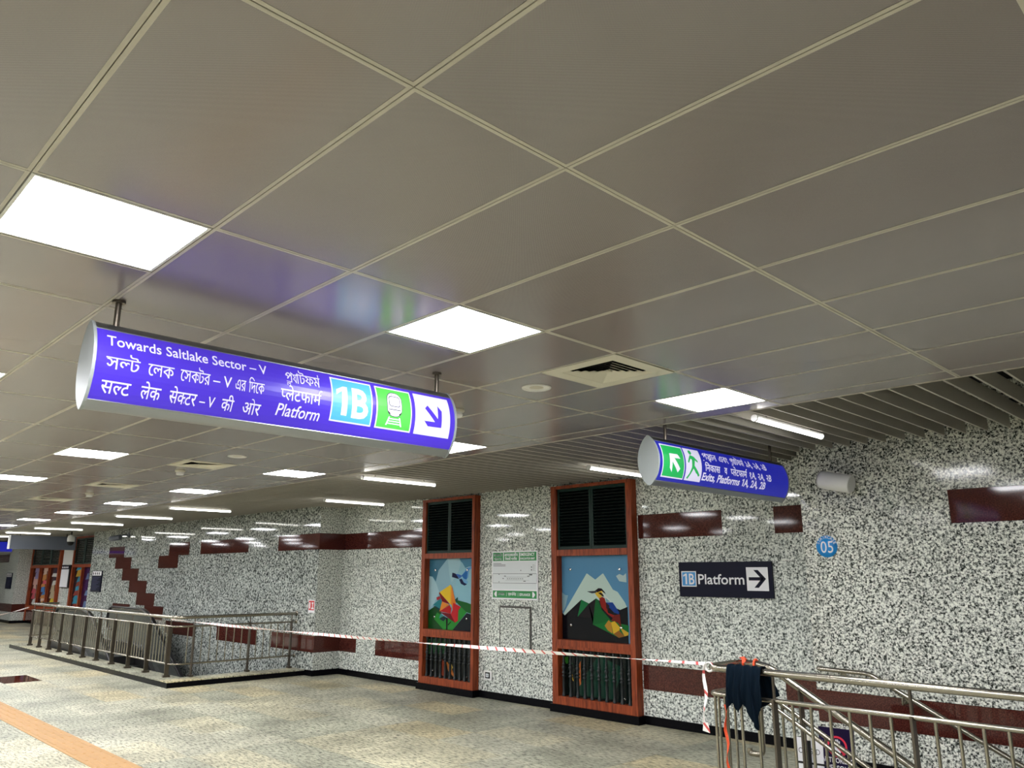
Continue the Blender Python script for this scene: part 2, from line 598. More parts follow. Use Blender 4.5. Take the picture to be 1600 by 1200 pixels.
class Face:
    """a sign face: origin, right, up, out; bulge maps height to an outward offset"""
    def __init__(s, o, r, u, n, bulge=None):
        s.o, s.r, s.u, s.n, s.b = Vector(o), Vector(r), Vector(u), Vector(n), bulge

    def at(s, a, b, d=0.0):
        k = s.b(b) if s.b else 0.0
        return s.o + s.r * a + s.u * b + s.n * (d + k)

    def put(s, mb, vs, fs, d, mi=0):
        if s.b:
            bm = bmesh.new()
            bv = [bm.verts.new((x, y, 0)) for x, y in vs]
            for f in fs:
                try: bm.faces.new([bv[i] for i in f])
                except ValueError: pass
            y0 = min(y for x, y in vs); y1 = max(y for x, y in vs)
            k = math.floor(y0 / .025) * .025
            while k < y1:
                bmesh.ops.bisect_plane(bm, geom=bm.verts[:] + bm.edges[:] + bm.faces[:], plane_co=(0, k, 0), plane_no=(0, 1, 0))
                k += .025
            bm.verts.index_update()
            vs = [(v.co.x, v.co.y) for v in bm.verts]; fs = [tuple(v.index for v in f.verts) for f in bm.faces]
            bm.free()
        mb.add([s.at(x, y, d) for x, y in vs], fs, mi)
        return mb

    def rect(s, mb, a0, a1, b0, b1, d, mi=0):
        return s.put(mb, [(a0, b0), (a1, b0), (a1, b1), (a0, b1)], [(0, 1, 2, 3)], d, mi)

    def poly(s, mb, pts, d, mi=0):
        return s.put(mb, pts, [tuple(range(len(pts)))], d, mi)

    def text(s, mb, tokens, a0, a1, b0, h, d, mi=0, bold=.0, italic=0.0):
        """letters fitted between a0 and a1, base line b0, em size h"""
        if isinstance(tokens, str):
            vs, fs = _raw(tokens, bold)
            if italic: vs = [(x + italic * y, y) for x, y in vs]
        else:
            vs, fs = compose(tokens, bold, italic)
        x0 = min(x for x, y in vs); x1 = max(x for x, y in vs)
        k = (a1 - a0) / (x1 - x0)
        return s.put(mb, [(a0 + (x - x0) * k, b0 + y * h) for x, y in vs], fs, d, mi)
# ================================================================== STRUCTURE
U = {k: unit_mesh(k, M[v]) for k, v in dict(grey_slab='granite', rough_slab='granite_rough', red_slab='red_granite', left_slab='granite_left', black_slab='black_granite', floor_slab='floor', slat_bar='slat').items()}


def sub_rect(rs, hole):
    out = []
    hx0, hx1, hy0, hy1 = hole
    for x0, x1, y0, y1 in rs:
        if x1 <= hx0 or x0 >= hx1 or y1 <= hy0 or y0 >= hy1:
            out.append((x0, x1, y0, y1)); continue
        if y0 < hy0: out.append((x0, x1, y0, hy0))
        if y1 > hy1: out.append((x0, x1, hy1, y1))
        a, b = max(y0, hy0), min(y1, hy1)
        if x0 < hx0: out.append((x0, hx0, a, b))
        if x1 > hx1: out.append((hx1, x1, a, b))
    return [r for r in out if r[1] - r[0] > .03 and r[3] - r[2] > .03]


WELL_A = (-21.0, -13.95, 5.8, 7.9)       # escalator well
CURB_A = [(-23.6, -13.5, 5.4, 5.8), (-13.95, -13.5, 5.8, 7.9)]
WELL_B = (-3.0, 6.2, 5.8, 7.9)           # stair well
CURB_B = [(-3.62, 6.2, 5.4, 5.8)]
ZONES = [(-46, 6.2, -6.2, 7.9), (-13.25, -3.757, 7.9, YW), (-35.0, -26.4, 7.9, YW)]
# --- floor
fl = MB()
rs = list(ZONES)
for h in (WELL_A, WELL_B): rs = sub_rect(rs, h)
for r in rs: fl.box(r[0], r[1], r[2], r[3], -.16, -.021)
floor = fl.build('floor', M['black_granite'], origin=(0, 0, -.16))
tag(floor, 'floor of worn grey and cream granite tiles', kind='structure')
tiles = []
for i in range(-28, 21):
    for j in range(-18, 9):
        x0 = -15.97 + 1.08 * i; y0 = 3.66 + .58 * j
        if i == -1 and j == 0: continue
        rs = []
        for z in ZONES:
            a = (max(x0, z[0]), min(x0 + 1.08, z[1]), max(y0, z[2]), min(y0 + .58, z[3]))
            if a[1] - a[0] > .03 and a[3] - a[2] > .03: rs.append(a)
        for h in [WELL_A, WELL_B] + CURB_A + CURB_B: rs = sub_rect(rs, h)
        tiles += rs


def seen(x, y, z):
    d = Vector((x, y, z - 1.793)); t = d.dot(fw)
    if t < .2: return 0
    a = d.dot(r2) / t * 1218.8; b = d.dot(u2) / t * 1218.8
    return 1 / t ** 2 if abs(a) < 880 and abs(b) < 680 else 0


tiles.sort(key=lambda r: -seen((r[0] + r[1]) / 2, (r[2] + r[3]) / 2, 0) * (r[1] - r[0]) * (r[3] - r[2]))
rest = MB()
for k, r in enumerate(tiles):
    if k < 290:
        share('floor_tile', U['floor_slab'], floor, ((r[0] + r[1]) / 2, (r[2] + r[3]) / 2, -.0105 - random.random() * .0006), (r[1] - r[0] - .003, r[3] - r[2] - .003, .021))
    else:
        rest.box(r[0] + .0015, r[1] - .0015, r[2] + .0015, r[3] - .0015, -.021, 0)
tag(rest.build('floor_tile', M['floor'], floor), kind='stuff')
o = share('floor_tile', U['red_slab'], floor, (-16.51, 3.95, -.01), (1.077, .577, .021))
o['label'] = 'single dark red granite tile'


# --- walls of stone slabs
def bar(mb, x0, x1, y0, y1, z0, z1): mb.box(x0, x1, y0, y1, z0, z1)


ROWS = [(.10, .407), (.407, .698), (.698, 1.01), (1.01, 1.32), (1.32, 1.63), (1.63, 1.945), (1.945, 2.255), (2.255, 2.556), (2.556, 3.02), (3.02, ZT)]


def slab_wall(par, Y, x0, x1, reds, mod=1.22, off=0.0, merge=True, skip=(), low=None, grey='grey_slab'):
    """reds: {row: [(xa, xb)]}; rows of grey slabs between the red ones; skip: x-ranges covered by windows up to a height"""
    rows = list(enumerate(ROWS))
    if merge:
        rows = [(0, ROWS[0]), (1, ROWS[1]), (2, (.698, 1.32)), (4, (1.32, 1.945)), (6, (1.945, 2.255)), (7, ROWS[7]), (8, ROWS[8]), (9, ROWS[9])]
    if low is not None:
        rows.insert(0, (-1, (low, .10)))
    for k, (z0, z1) in rows:
        rd = sorted(reds.get(k, []))
        edges = []
        x = x0
        for a, b in rd:
            a, b = max(a, x0), min(b, x1)
            if a > x: edges.append((x, a, 0))
            n = max(1, round((b - a) / 1.25))
            for q in range(n): edges.append((a + (b - a) * q / n, a + (b - a) * (q + 1) / n, 1))
            x = b
        if x < x1: edges.append((x, x1, 0))
        for a, b, c in edges:
            segs = [(a, b)]
            if not c:
                cuts = [off + mod * q for q in range(-60, 60) if a + .12 < off + mod * q < b - .12]
                pts = [a] + cuts + [b]
                segs = list(zip(pts[:-1], pts[1:]))
            for p, q in segs:
                if any(s0 <= p and q <= s1 for s0, s1 in skip): continue
                share('wall_slab', U['red_slab' if c else grey], par, ((p + q) / 2, Y + .012, (z0 + z1) / 2), (q - p - .0025, .024, z1 - z0 - .0025),
                      (random.uniform(-.0022, .0022), 0, random.uniform(-.0022, .0022)))


def side_wall(par, X, y0, y1, reds, face=1):
    for k, (z0, z1) in [(0, ROWS[0]), (1, ROWS[1]), (2, (.698, 1.32)), (4, (1.32, 1.945)), (6, (1.945, 2.255)), (7, ROWS[7]), (8, ROWS[8]), (9, ROWS[9])]:
        share('wall_slab', U['red_slab' if k in reds else 'grey_slab'], par, (X - .012 * face, (y0 + y1) / 2, (z0 + z1) / 2), (.024, y1 - y0 - .002, z1 - z0 - .0025))


def core(name, x0, x1, y0, y1, z0, z1, label):
    o = MB().box(x0, x1, y0, y1, z0, z1).build(name, M['black_granite'])
    return tag(o, label, kind='structure')


WIN_R = (-7.70, -6.27); WIN_L = (-10.67, -9.34)
wl = core('wall_left', -26.4, -13.276, YR + .026, 8.6, -3.0, ZT, 'projecting granite wall behind the escalator with stepped red blocks')
st = {7: [(-24.87, -23.62), (-20.43, -19.19), (-18.56, -16.12), (-14.83, -13.25)],
      6: [(-24.25, -23.0), (-21.06, -19.81)], 5: [(-23.6, -22.37)], 4: [(-22.97, -21.70)], 3: [(-22.33, -21.07)], 2: [(-24.1, -22.75), (-21.7, -20.43)],
      1: [(-20.2, -18.54), (-17.32, -15.48), (-14.85, -13.25)]}
slab_wall(wl, YR, -26.4, -13.25, st, off=-18.56, merge=False, low=-.5, grey='left_slab')
side_wall(wl, -13.25, YR, YW, (1, 7))
low = MB().box(-22, -13.95, YR, YR + .024, -3, -.5); low.build('lower_facing', M['granite_left'], wl)
wb = core('wall_back', -13.25, -3.3, YW + .026, 8.6, -.16, ZT, 'recessed granite wall holding the two picture windows')
slab_wall(wb, YW, -13.25, -3.73, {7: [(-13.25, -10.68), (-6.26, -5.02), (-4.35, -3.73)], 1: [(-13.25, -12.69), (-12.09, -10.68), (-6.26, -4.66), (-4.36, -3.73)]}, off=-9.33, skip=[WIN_R, WIN_L])
wr = core('wall_right', -3.733, 6.2, YR + .026, 8.6, -3.0, ZT, 'projecting granite wall beside the staircase')
slab_wall(wr, YR, -3.757, 6.2, {7: [(-2.346, 6.2)], 1: [(-3.757, 6.2)]}, off=-2.346, low=-.3, grey='rough_slab')
MB().box(-3.0, 6.2, YR, YR + .024, -3, -.3).build('lower_facing', M['granite_rough'], wr)
wf = core('wall_far', -35.0, -26.4, YW + .026, 8.6, -.16, ZT, 'far recessed granite wall with the colourful poster windows')
slab_wall(wf, YW, -35.0, -26.4, {1: [(-35, -26.4)]}, off=-31.2)
we = core('wall_distant', -46.2, -35.026, YR + .026, 8.6, -.16, ZT, 'most distant granite wall at the left edge of the photo')
slab_wall(we, YR, -46.2, -35.0, {1: [(-46.2, -35)], 7: [(-38.2, -36.4)]}, off=-35.0)
side_wall(we, -35.0, YR, YW, (1,))
we2 = core('wall_end', -46.4, -46.2, -6.4, 8.6, -.16, ZT, 'granite wall closing the hall at its far end')
MB().box(-46.21, -46.2 + .02, -6.2, YR, 0, ZT).build('wall_slab', M['granite'], we2)
wn = core('wall_near', -46.2, 6.4, -6.4, -6.226, -.16, ZT, 'granite wall behind the camera')
MB().box(-46.2, 6.2, -6.226, -6.2, 0, ZT).build('wall_slab', M['granite'], wn)
ws = core('wall_side', 6.226, 6.4, -6.4, 8.6, -3, ZT, 'granite wall beyond the stairs')
MB().box(6.2, 6.226, -6.2, YR, -3, ZT).build('wall_slab', M['granite'], ws)


# --- black skirting, each run cut into stones
def skirting(name, runs, label):
    par = thing(name, (runs[0][0], runs[0][2], 0), label, kind='structure')
    for x0, x1, y0, y1 in runs:
        n = max(1, round(max(x1 - x0, y1 - y0) / 1.2))
        for q in range(n):
            if x1 - x0 > y1 - y0:
                a, b = x0 + (x1 - x0) * q / n, x0 + (x1 - x0) * (q + 1) / n
                share('skirting_stone', U['black_slab'], par, ((a + b) / 2, (y0 + y1) / 2, .05), (b - a - .002, y1 - y0, .10))
            else:
                a, b = y0 + (y1 - y0) * q / n, y0 + (y1 - y0) * (q + 1) / n
                share('skirting_stone', U['black_slab'], par, ((x0 + x1) / 2, (a + b) / 2, .05), (x1 - x0, b - a - .002, .10))
    return par


skirting('baseboard_back', [(-13.235, -10.70, YW - .014, YW + .02), (-10.70, -9.31, YW - .15, YW + .02), (-9.31, -7.73, YW - .014, YW + .02), (-7.73, -6.24, YW - .15, YW + .02), (-6.24, -3.76, YW - .014, YW + .02)], 'black granite skirting along the recessed wall')
skirting('baseboard_left', [(-13.5, -13.235, YR - .014, YR + .02), (-13.25, -13.235, YR + .02, YW + .02)], 'black granite skirting round the corner beside the escalator')
skirting('baseboard_right', [(-3.757, -3.0, YR - .014, YR + .02)], 'black granite skirting at the head of the stairs')
skirting('baseboard_far', [(-35.0, -26.4, YW - .014, YW + .02)], 'black granite skirting under the poster windows')
skirting('baseboard_distant', [(-46.0, -35.0, YR - .014, YR + .02), (-35.0, -34.985, YR + .02, YW + .02)], 'black granite skirting at the far left')


# --- kerbs round the wells
def kerb(name, rects, label):
    par = thing(name, (rects[0][0], rects[0][2], 0), label, kind='structure')
    for x0, x1, y0, y1 in rects:
        L = max(x1 - x0, y1 - y0); n = max(1, round(L / 1.5))
        for q in range(n):
            if x1 - x0 > y1 - y0: a = (x0 + (x1 - x0) * q / n, x0 + (x1 - x0) * (q + 1) / n, y0, y1)
            else: a = (x0, x1, y0 + (y1 - y0) * q / n, y0 + (y1 - y0) * (q + 1) / n)
            share('kerb_stone', U['black_slab'], par, ((a[0] + a[1]) / 2, (a[2] + a[3]) / 2, .030), (a[1] - a[0] - .001, a[3] - a[2] - .001, .105))
            share('coping_stone', U['floor_slab'], par, ((a[0] + a[1]) / 2, (a[2] + a[3]) / 2, .0915), (a[1] - a[0] - .001, a[3] - a[2] - .001, .018))
    return par


kerb('trim_1', CURB_A, 'low black kerb with pale stone top under the long railing')
kerb('trim_2', CURB_B, 'low black kerb with pale stone top under the staircase railing')
wellA = MB()
wellA.box(-21.1, -13.9, 5.70, 5.79, -3, -.17).box(-13.94, -13.85, 5.7, 7.9, -3, -.17).box(-21.1, -21.01, 5.7, 7.9, -3, -.17).box(-21.1, -13.9, 5.7, 7.9, -3.1, -3)
tag(wellA.build('floor', M['void']), 'dark lining of the escalator well', kind='structure')

# --- stairs going down behind the right-hand railing
stp = thing('staircase', (-3.0, 5.8, 0), 'granite staircase going down behind the staircase railing', kind='structure')
for k in range(16):
    share('stair_tread', U['floor_slab'], stp, (-3.0 + .28 * k + .14, 6.85, -.155 * (k + 1) - .30), (.278, 2.08, .60))
MB().box(-3.0, 6.2, 5.72, 5.79, -3.1, -.17).build('stair_side', M['granite'], stp)
MB().box(1.4, 6.2, 5.8, 7.9, -3.1, -2.7).build('stair_landing', M['black_granite'], stp)

# --- panel ceiling
cl = MB().box(-46.2, 6.2, -6.2, YE - .01, ZC + .05, ZT + .1)
ceil = cl.build('ceiling', M['void'], origin=(0, 0, ZC))
tag(ceil, 'ceiling of perforated grey metal panels', kind='structure')
CX0, CW, CY0, CH = -1.4774, 1.215, 1.0833, .6
HALF = CW / 2
LROWS = (-1, 2, 6)          # ceiling rows that hold square lights
feat = {}                    # (half-column, row) -> what fills the half cell (half columns counted to the left from X0)
LAMPS, VENTS = [], []
for k in range(-1, 11):
    hc = 2 + 5 * k           # half-column index: its right edge is CX0 - HALF * hc
    for r in LROWS + (-4, -8):  # the two rows behind the camera are unseen, added to light the hall
        feat[(hc, r)] = 'lamp'; LAMPS.append((k, r, CX0 - HALF * hc, CY0 + CH * r))
    feat[(hc, 4)] = 'vent'; VENTS.append((k, CX0 - HALF * hc, CY0 + CH * 4))


def panel_mesh(name, sx, sy):
    e = .013
    b = MB()
    x, y = sx / 2 - .0015, sy / 2 - .0015
    z0, z1 = 0, .03
    b.add([(-x, -y, z0), (x, -y, z0), (x, y, z0), (-x, y, z0), (-x + e, -y + e, z0), (x - e, -y + e, z0), (x - e, y - e, z0), (-x + e, y - e, z0)],
          [(0, 4, 5, 1), (1, 5, 6, 2), (2, 6, 7, 3), (3, 7, 4, 0)], 1)
    b.add([(-x + e, -y + e, z0 + .0008), (x - e, -y + e, z0 + .0008), (x - e, y - e, z0 + .0008), (-x + e, y - e, z0 + .0008)], [(3, 2, 1, 0)], 0)
    b.add([(-x, -y, z0), (x, -y, z0), (x, y, z0), (-x, y, z0), (-x, -y, z1), (x, -y, z1), (x, y, z1), (-x, y, z1)],
          [(0, 1, 5, 4), (1, 2, 6, 5), (2, 3, 7, 6), (3, 0, 4, 7)], 1)
    me = bpy.data.meshes.new(name); me.from_pydata(b.v, [], b.f)
    me.materials.append(M['ceil']); me.materials.append(M['ceil_edge'])
    me.polygons.foreach_set('material_index', b.mi)
    return me


PM = {1: panel_mesh('ceiling_panel', HALF, CH), 2: panel_mesh('ceiling_panel', CW, CH)}
YLAST = CY0 + 7 * CH
PE = {1: panel_mesh('ceiling_panel', HALF, YE - YLAST), 2: panel_mesh('ceiling_panel', CW, YE - YLAST)}
pan = []
for c in range(-6, 37):       # full columns: right edge CX0 - CW * c
    for r in range(-12, 8):
        cells = [feat.get((2 * c, r)), feat.get((2 * c + 1, r))]
        xr = CX0 - CW * c; y0 = CY0 + CH * r
        hh = YE - YLAST if r == 7 else CH
        if cells == [None, None]: pan.append((xr - HALF, y0 + hh / 2, 2, r == 7))
        else:
            for q in (0, 1):
                if cells[q] is None: pan.append((xr - HALF * (q + .5), y0 + hh / 2, 1, r == 7))
pan.sort(key=lambda p: -seen(p[0], p[1], ZC) * p[2])
rest = MB()
for k, (x, y, n, last) in enumerate(pan):
    me = (PE if last else PM)[n]
    if k < 295:
        share('ceiling_panel', me, ceil, (x, y, ZC), rot=(random.uniform(-.0012, .0012), random.uniform(-.0008, .0008), 0))
    else:
        for p in me.polygons:
            rest.add([(me.vertices[i].co.x + x, me.vertices[i].co.y + y, me.vertices[i].co.z + ZC) for i in p.vertices], [tuple(range(len(p.vertices)))], p.material_index)
tag(rest.build('ceiling_panel', [M['ceil'], M['ceil_edge']], ceil, fix=False), kind='stuff')
MB().box(-46.2, 6.2, YE, YE + .012, ZC - .002, ZT).build('ceiling_fascia', M['ceil_edge'], ceil)

# --- slatted ceiling in front of the walls
sc_ = MB().box(-46.2, 6.2, YE + .012, 8.6, ZT, ZT + .1)
slatc = sc_.build('ceiling', M['void'], origin=(0, 0, ZC))
tag(slatc, 'open ceiling of thin grey slats between panel ceiling and wall', kind='structure')
k = 0
x = 1.581
while x > -45.5:
    yend = YW - .10 if (-13.2 < x < -3.8 or -34.9 < x < -26.5) else YR - .09
    share('ceiling_slat', U['slat_bar'], slatc, (x, (YE + .02 + yend) / 2, ZC + .06), (.016, yend - YE - .02, .12))
    x -= .1755; k += 1
for y in (6.1, 7.3): MB().box(-46, 2, y - .02, y + .02, ZC + .12, ZC + .16).build('slat_carrier', M['void'], slatc)
# ================================================================== LIGHTS, VENTS AND OTHER THINGS ON THE CEILING
ORD = ['first', 'second', 'third', 'fourth', 'fifth', 'sixth', 'seventh', 'eighth', 'ninth', 'tenth', 'eleventh', 'twelfth', 'thirteenth']
ROWTXT = {-1: 'row over the purple sign', 2: 'row behind the purple sign', 6: 'row bordering the slats', -4: 'added unseen row behind the camera', -8: 'added unseen row far behind the camera'}


def lamp_proto():
    t = thing('ceiling_light', (0, 0, ZC), '')
    a = CH / 2 - .004
    b = MB()
    for (x0, x1, y0, y1) in ((-a, a, -a, -a + .012), (-a, a, a - .012, a), (-a, -a + .012, -a + .012, a - .012), (a - .012, a, -a + .012, a - .012)):
        b.box(x0, x1, y0, y1, ZC, ZC + .03)
    b.build('frame', M['white'], t)
    MB().box(-a + .012, a - .012, -a + .012, a - .012, ZC + .002, ZC + .02).build('diffuser', M['lamp'], t)
    return tag(t, None, 'ceiling light', 'square ceiling lights')


lp = lamp_proto()
first = True
for k, r, xr, y0 in LAMPS:
    loc = Vector((xr - HALF / 2, y0 + CH / 2, ZC))
    txt = 'square ceiling light, %s from the stair end, %s' % (ORD[k + 1], ROWTXT[r])
    if first: lp.location = loc; lp['label'] = txt; first = False
    else: copy_thing(lp, loc, txt)


def vent_proto():
    t = thing('ceiling_vent', (0, 0, ZC), '', 'air vent', 'square ceiling air vents')
    h = CH / 2 - .004
    b = MB()
    i = .205
    for (x0, x1, y0, y1) in ((-h, h, -h, -i), (-h, h, i, h), (-h, -i, -i, i), (i, h, -i, i)):
        b.box(x0, x1, y0, y1, ZC - .004, ZC + .02)
    b.build('frame', M['offwhite'], t)
    MB().box(-i, i, -i, i, ZC + .30, ZC + .31).box(-i - .01, -i, -i, i, ZC + .02, ZC + .31).box(i, i + .01, -i, i, ZC + .02, ZC + .31).box(-i, i, -i - .01, -i, ZC + .02, ZC + .31).box(-i, i, i, i + .01, ZC + .02, ZC + .31).build('duct', M['black'], t)
    # four cones of square louvres, each a sloping ring
    for q in range(5):
        o_, i_ = i - .037 * q, i - .037 * q - .031
        zo, zi = ZC - .003, ZC + .008
        b = MB()
        P = [(-o_, -o_), (o_, -o_), (o_, o_), (-o_, o_)]; Q = [(-i_, -i_), (i_, -i_), (i_, i_), (-i_, i_)]
        for s in range(4):
            n = (s + 1) % 4
            b.add([(P[s][0], P[s][1], zo), (P[n][0], P[n][1], zo), (Q[n][0], Q[n][1], zi), (Q[s][0], Q[s][1], zi)], [(0, 1, 2, 3)])
            b.add([(P[s][0], P[s][1], zo + .003), (P[n][0], P[n][1], zo + .003), (Q[n][0], Q[n][1], zi + .003), (Q[s][0], Q[s][1], zi + .003)], [(3, 2, 1, 0)])
        b.build('louvre_ring', M['offwhite'], t, fix=False)
    MB().box(-.020, .020, -.020, .020, ZC - .002, ZC + .008).build('core', M['offwhite'], t)
    return t


vp = vent_proto()
for n, (k, xr, y0) in enumerate(v for v in VENTS if 0 <= v[0] <= 8):
    loc = Vector((xr - HALF / 2, y0 + CH / 2, ZC))
    txt = 'cream square louvred air vent, %s from the stair end of the ceiling' % ORD[n]
    if n == 0: vp.location = loc; vp['label'] = txt
    else: copy_thing(vp, loc, txt)


def round_speaker(loc, txt):
    t = thing('ceiling_speaker', loc, txt, 'speaker', 'round ceiling speakers')
    c = Vector(loc)
    MB().lathe([(.078, 0.02), (.100, .02), (.102, .0), (.100, -.006), (.084, -.006), (.080, .0)], c, n=28).build('rim', M['white'], t)
    MB().lathe([(0.0, -.002), (.03, -.0025), (.081, .004), (.081, .01)], c, n=28).build('grille', M['ceil_edge'], t)


def smoke(loc, txt):
    t = thing('smoke_detector', loc, txt, 'smoke detector', 'ceiling smoke detectors')
    c = Vector(loc)
    MB().lathe([(.062, 0), (.062, -.016), (.054, -.022)], c, n=20).build('base', M['offwhite'], t)
    MB().lathe([(.046, -.022), (.046, -.034), (.050, -.040), (.042, -.056), (.012, -.060), (0, -.060)], c, n=20).build('sensor', M['white'], t)


round_speaker((-3.61, 3.77, ZC), 'round flush ceiling speaker beside the nearest air vent')
round_speaker((-8.13, 3.77, ZC), 'round flush ceiling speaker near the third air vent, farther down the hall')
smoke((-4.56, 3.86, ZC), 'white smoke detector beyond the right end of the purple sign')
smoke((-9.74, 3.80, ZC), 'white smoke detector just past the third air vent')
smoke((-13.6, 3.92, ZC), 'white smoke detector far down the ceiling, past the fourth air vent')


def tube_light(x, y0, txt, L=1.2):
    t = thing('tube_light', (x, y0 + L / 2, 2.965), txt, 'tube light', 'tube lights hung under the slats')
    z = 2.995
    MB().box(x - .018, x + .018, y0, y0 + L, z + .012, z + .034).build('housing', M['white'], t)
    b = MB()
    ring = [(math.cos(PI + PI * j / 8) * .026, math.sin(PI + PI * j / 8) * .026) for j in range(9)]
    n = len(ring)
    vs = [(x + a, y, z + .012 + c) for y in (y0 + .012, y0 + L - .012) for a, c in ring]
    b.add(vs, [(j, j + 1, n + j + 1, n + j) for j in range(n - 1)] + [tuple(range(n))[::-1], tuple(range(n, 2 * n)), (0, n, 2 * n - 1, n - 1)], 0)
    b.build('diffuser', M['tube'], t)
    for y in (y0 + .006, y0 + L - .006):
        MB().lathe([(.029, -.008), (.029, .008)], (x, y, z + .010), (0, 1, 0), 12).build('end_cap', M['white'], t)
    for y in (y0 + .2, y0 + L - .2):
        MB().tube([(x, y, z + .03), (x, y, ZT + .01)], .006, 6).build('hanger', M['steel_dark'], t)


tubes = [(-3.0, 5.63), (-5.83, 6.95), (-8.50, 5.63), (-11.58, 6.95), (-15.0, 5.72), (-17.9, 5.72), (-21.0, 5.72), (-24.2, 5.72), (-27.3, 5.72), (-30.4, 5.72), (.0, 5.63)]
where = ['beside the right-hand blue sign, over the staircase', 'left of the blue exit sign', 'over the gap between the picture windows', 'over the wall corner left of the flower window',
         'over the near end of the long railing', 'over the middle of the long railing', 'over the stepped red blocks', 'in front of the hanging grey box', 'just past the hanging grey box', 'over the farthest poster window', 'over the lower stairs, outside the photo']
for (x, y), t in zip(tubes, where): tube_light(x, y, 'slim tube light under the slats, ' + t)


# ================================================================== HANGING SIGNS
def sect(v, h, d):
    return d * max(0.0, 1 - (v / h) ** 2) ** .72


def lens(h, d, n=16, k=0.0):
    """outline of the lens-shaped section, from bottom round the front to the top and back"""
    f = [(sect(t, h, d), t) for t in [-h * math.cos(PI * i / n) for i in range(n + 1)]]
    return f + [(-x, t) for x, t in f[-2:0:-1]]


def hanging_sign(x, y0, y1, zc, h, d, label, facemat, rods, group='hanging lens-shaped direction signs', name='hanging_sign', ztop=ZC, back=True):
    t = thing(name, (x, (y0 + y1) / 2, zc - h), label, 'sign', group)
    hf = h * .80
    # aluminium body: the lens a little inside the face
    pl = lens(h, d)
    b = MB(); n = len(pl)
    sx = .94
    b.add([(x + a * sx, y, zc + c) for y in (y0 + .004, y1 - .004) for a, c in pl], [(i, (i + 1) % n, n + (i + 1) % n, n + i) for i in range(n)], 0, True)
    b.build('body', M['alu'], t)
    for nm, s in (('top_rail', 1), ('bottom_rail', -1)):
        b = MB()
        q = [(sect(v, h, d) + .004, v * s) for v in [hf + (h - hf) * i / 6 for i in range(7)]]
        q2 = q + [(-a, c) for a, c in q[::-1]]
        k = len(q2)
        b.add([(x + a, y, zc + c) for y in (y0 + .004, y1 - .004) for a, c in q2], [(i, (i + 1) % k, k + (i + 1) % k, k + i) for i in range(k)], 0, True)
        b.build(nm, M['alu'], t)
    bulge = lambda v: sect(v, h, d)
    fc = Face((x, y0, zc), (0, 1, 0), (0, 0, 1), (1, 0, 0), bulge)
    b = MB(); fc.rect(b, .012, y1 - y0 - .012, -hf, hf, .001)
    face = b.build('lit_face', facemat, t, fix=False)
    if back:
        f2 = Face((x, y1, zc), (0, -1, 0), (0, 0, 1), (-1, 0, 0), bulge)
        b = MB(); f2.rect(b, .012, y1 - y0 - .012, -hf, hf, .001)
        b.build('lit_face', facemat, t, fix=False)
    for y, s in ((y0, -1), (y1, 1)):
        p2 = lens(h + .006, d + .008)
        MB().prism([(x + a, y, zc + c) for a, c in p2], (0, -.014 * s, 0)).build('end_cap', M['alu_cap'], t)
    for y in rods:
        rd = MB().tube([(x, y, zc + h - .02), (x, y, ztop + .01)], .014, 10).build('rod', M['steel_dark'], t)
        MB().lathe([(.03, ztop - .012), (.03, ztop)], (x, y, 0), n=14).build('rod_collar', M['steel_dark'], rd) if ztop == ZC else None
    return t, fc, face


def arrow(fc, mb, cx, cy, s, ang, d, mi=0, wd=.2):
    """sign arrow: shaft and two barbs, pointing along ang"""
    c, sn = math.cos(ang), math.sin(ang)
    def P(a, b): return (cx + s * (a * c - b * sn), cy + s * (a * sn + b * c))
    q = wd
    fc.poly(mb, [P(-.5, -q / 2), P(.34, -q / 2), P(.34, q / 2), P(-.5, q / 2)], d, mi)
    fc.poly(mb, [P(.5, 0), P(.06, .46), P(-.20, .46), P(.24, 0)], d, mi)
    fc.poly(mb, [P(.5, 0), P(.24, 0), P(-.20, -.46), P(.06, -.46)], d, mi)


t1, F1, face1 = hanging_sign(-3.78, 1.0, 3.115, 2.716, .205, .10, 'long backlit purple sign to Saltlake Sector V platform 1B with white arrow', M['purple'], (1.11, 3.03))
b = MB()
Z1 = 2.716
def f1(y): return y - 1.0
def word(fc, t, *a, **k):
    b = MB(); fc.text(b, *a, **k)
    return b.build('lettering', M['purple_tx'], t, fix=False)
word(F1, t1, 'Towards Saltlake Sector – V', f1(1.057), f1(1.835), 2.800 - Z1, .072, .003, bold=.010)
# lines 2 and 3 are set word by word
for toks, a, c, zb, em in ((W_SALT_B, 1.057, 1.205, 2.690, .088), (W_LEK_B, 1.24, 1.36, 2.690, .088), (W_SEK_B, 1.39, 1.535, 2.690, .088), ('– V', 1.55, 1.645, 2.695, .078), (['এর'], 1.665, 1.72, 2.690, .088), (['িদেক'], 1.735, 1.82, 2.690, .088),
                           (W_SALT_H, 1.054, 1.18, 2.583, .085), (['लेक'], 1.225, 1.315, 2.583, .085), (W_SEK_H, 1.355, 1.485, 2.583, .085), ('– V', 1.50, 1.575, 2.588, .07), (['की'], 1.61, 1.672, 2.583, .085), (['ओर'], 1.72, 1.815, 2.583, .085),
                           (W_PLAT_B, 1.939, 2.147, 2.782, .088), (W_PLAT_H, 1.912, 2.158, 2.683, .090)):
    word(F1, t1, toks, f1(a), f1(c), zb - Z1, em, .003, bold=.008)
word(F1, t1, 'Platform', f1(1.90), f1(2.155), 2.600 - Z1, .088, .003, bold=.010, italic=.18)


def picto(fc, t, a0, a1, b0, b1, fill, border, nm, bw=.008):
    b = MB()
    fc.rect(b, a0, a1, b0, b1, .0030, 0)
    fc.rect(b, a0 + bw, a1 - bw, b0 + bw, b1 - bw, .0038, 1)
    return b.build(nm, [border, fill], t, fix=False)


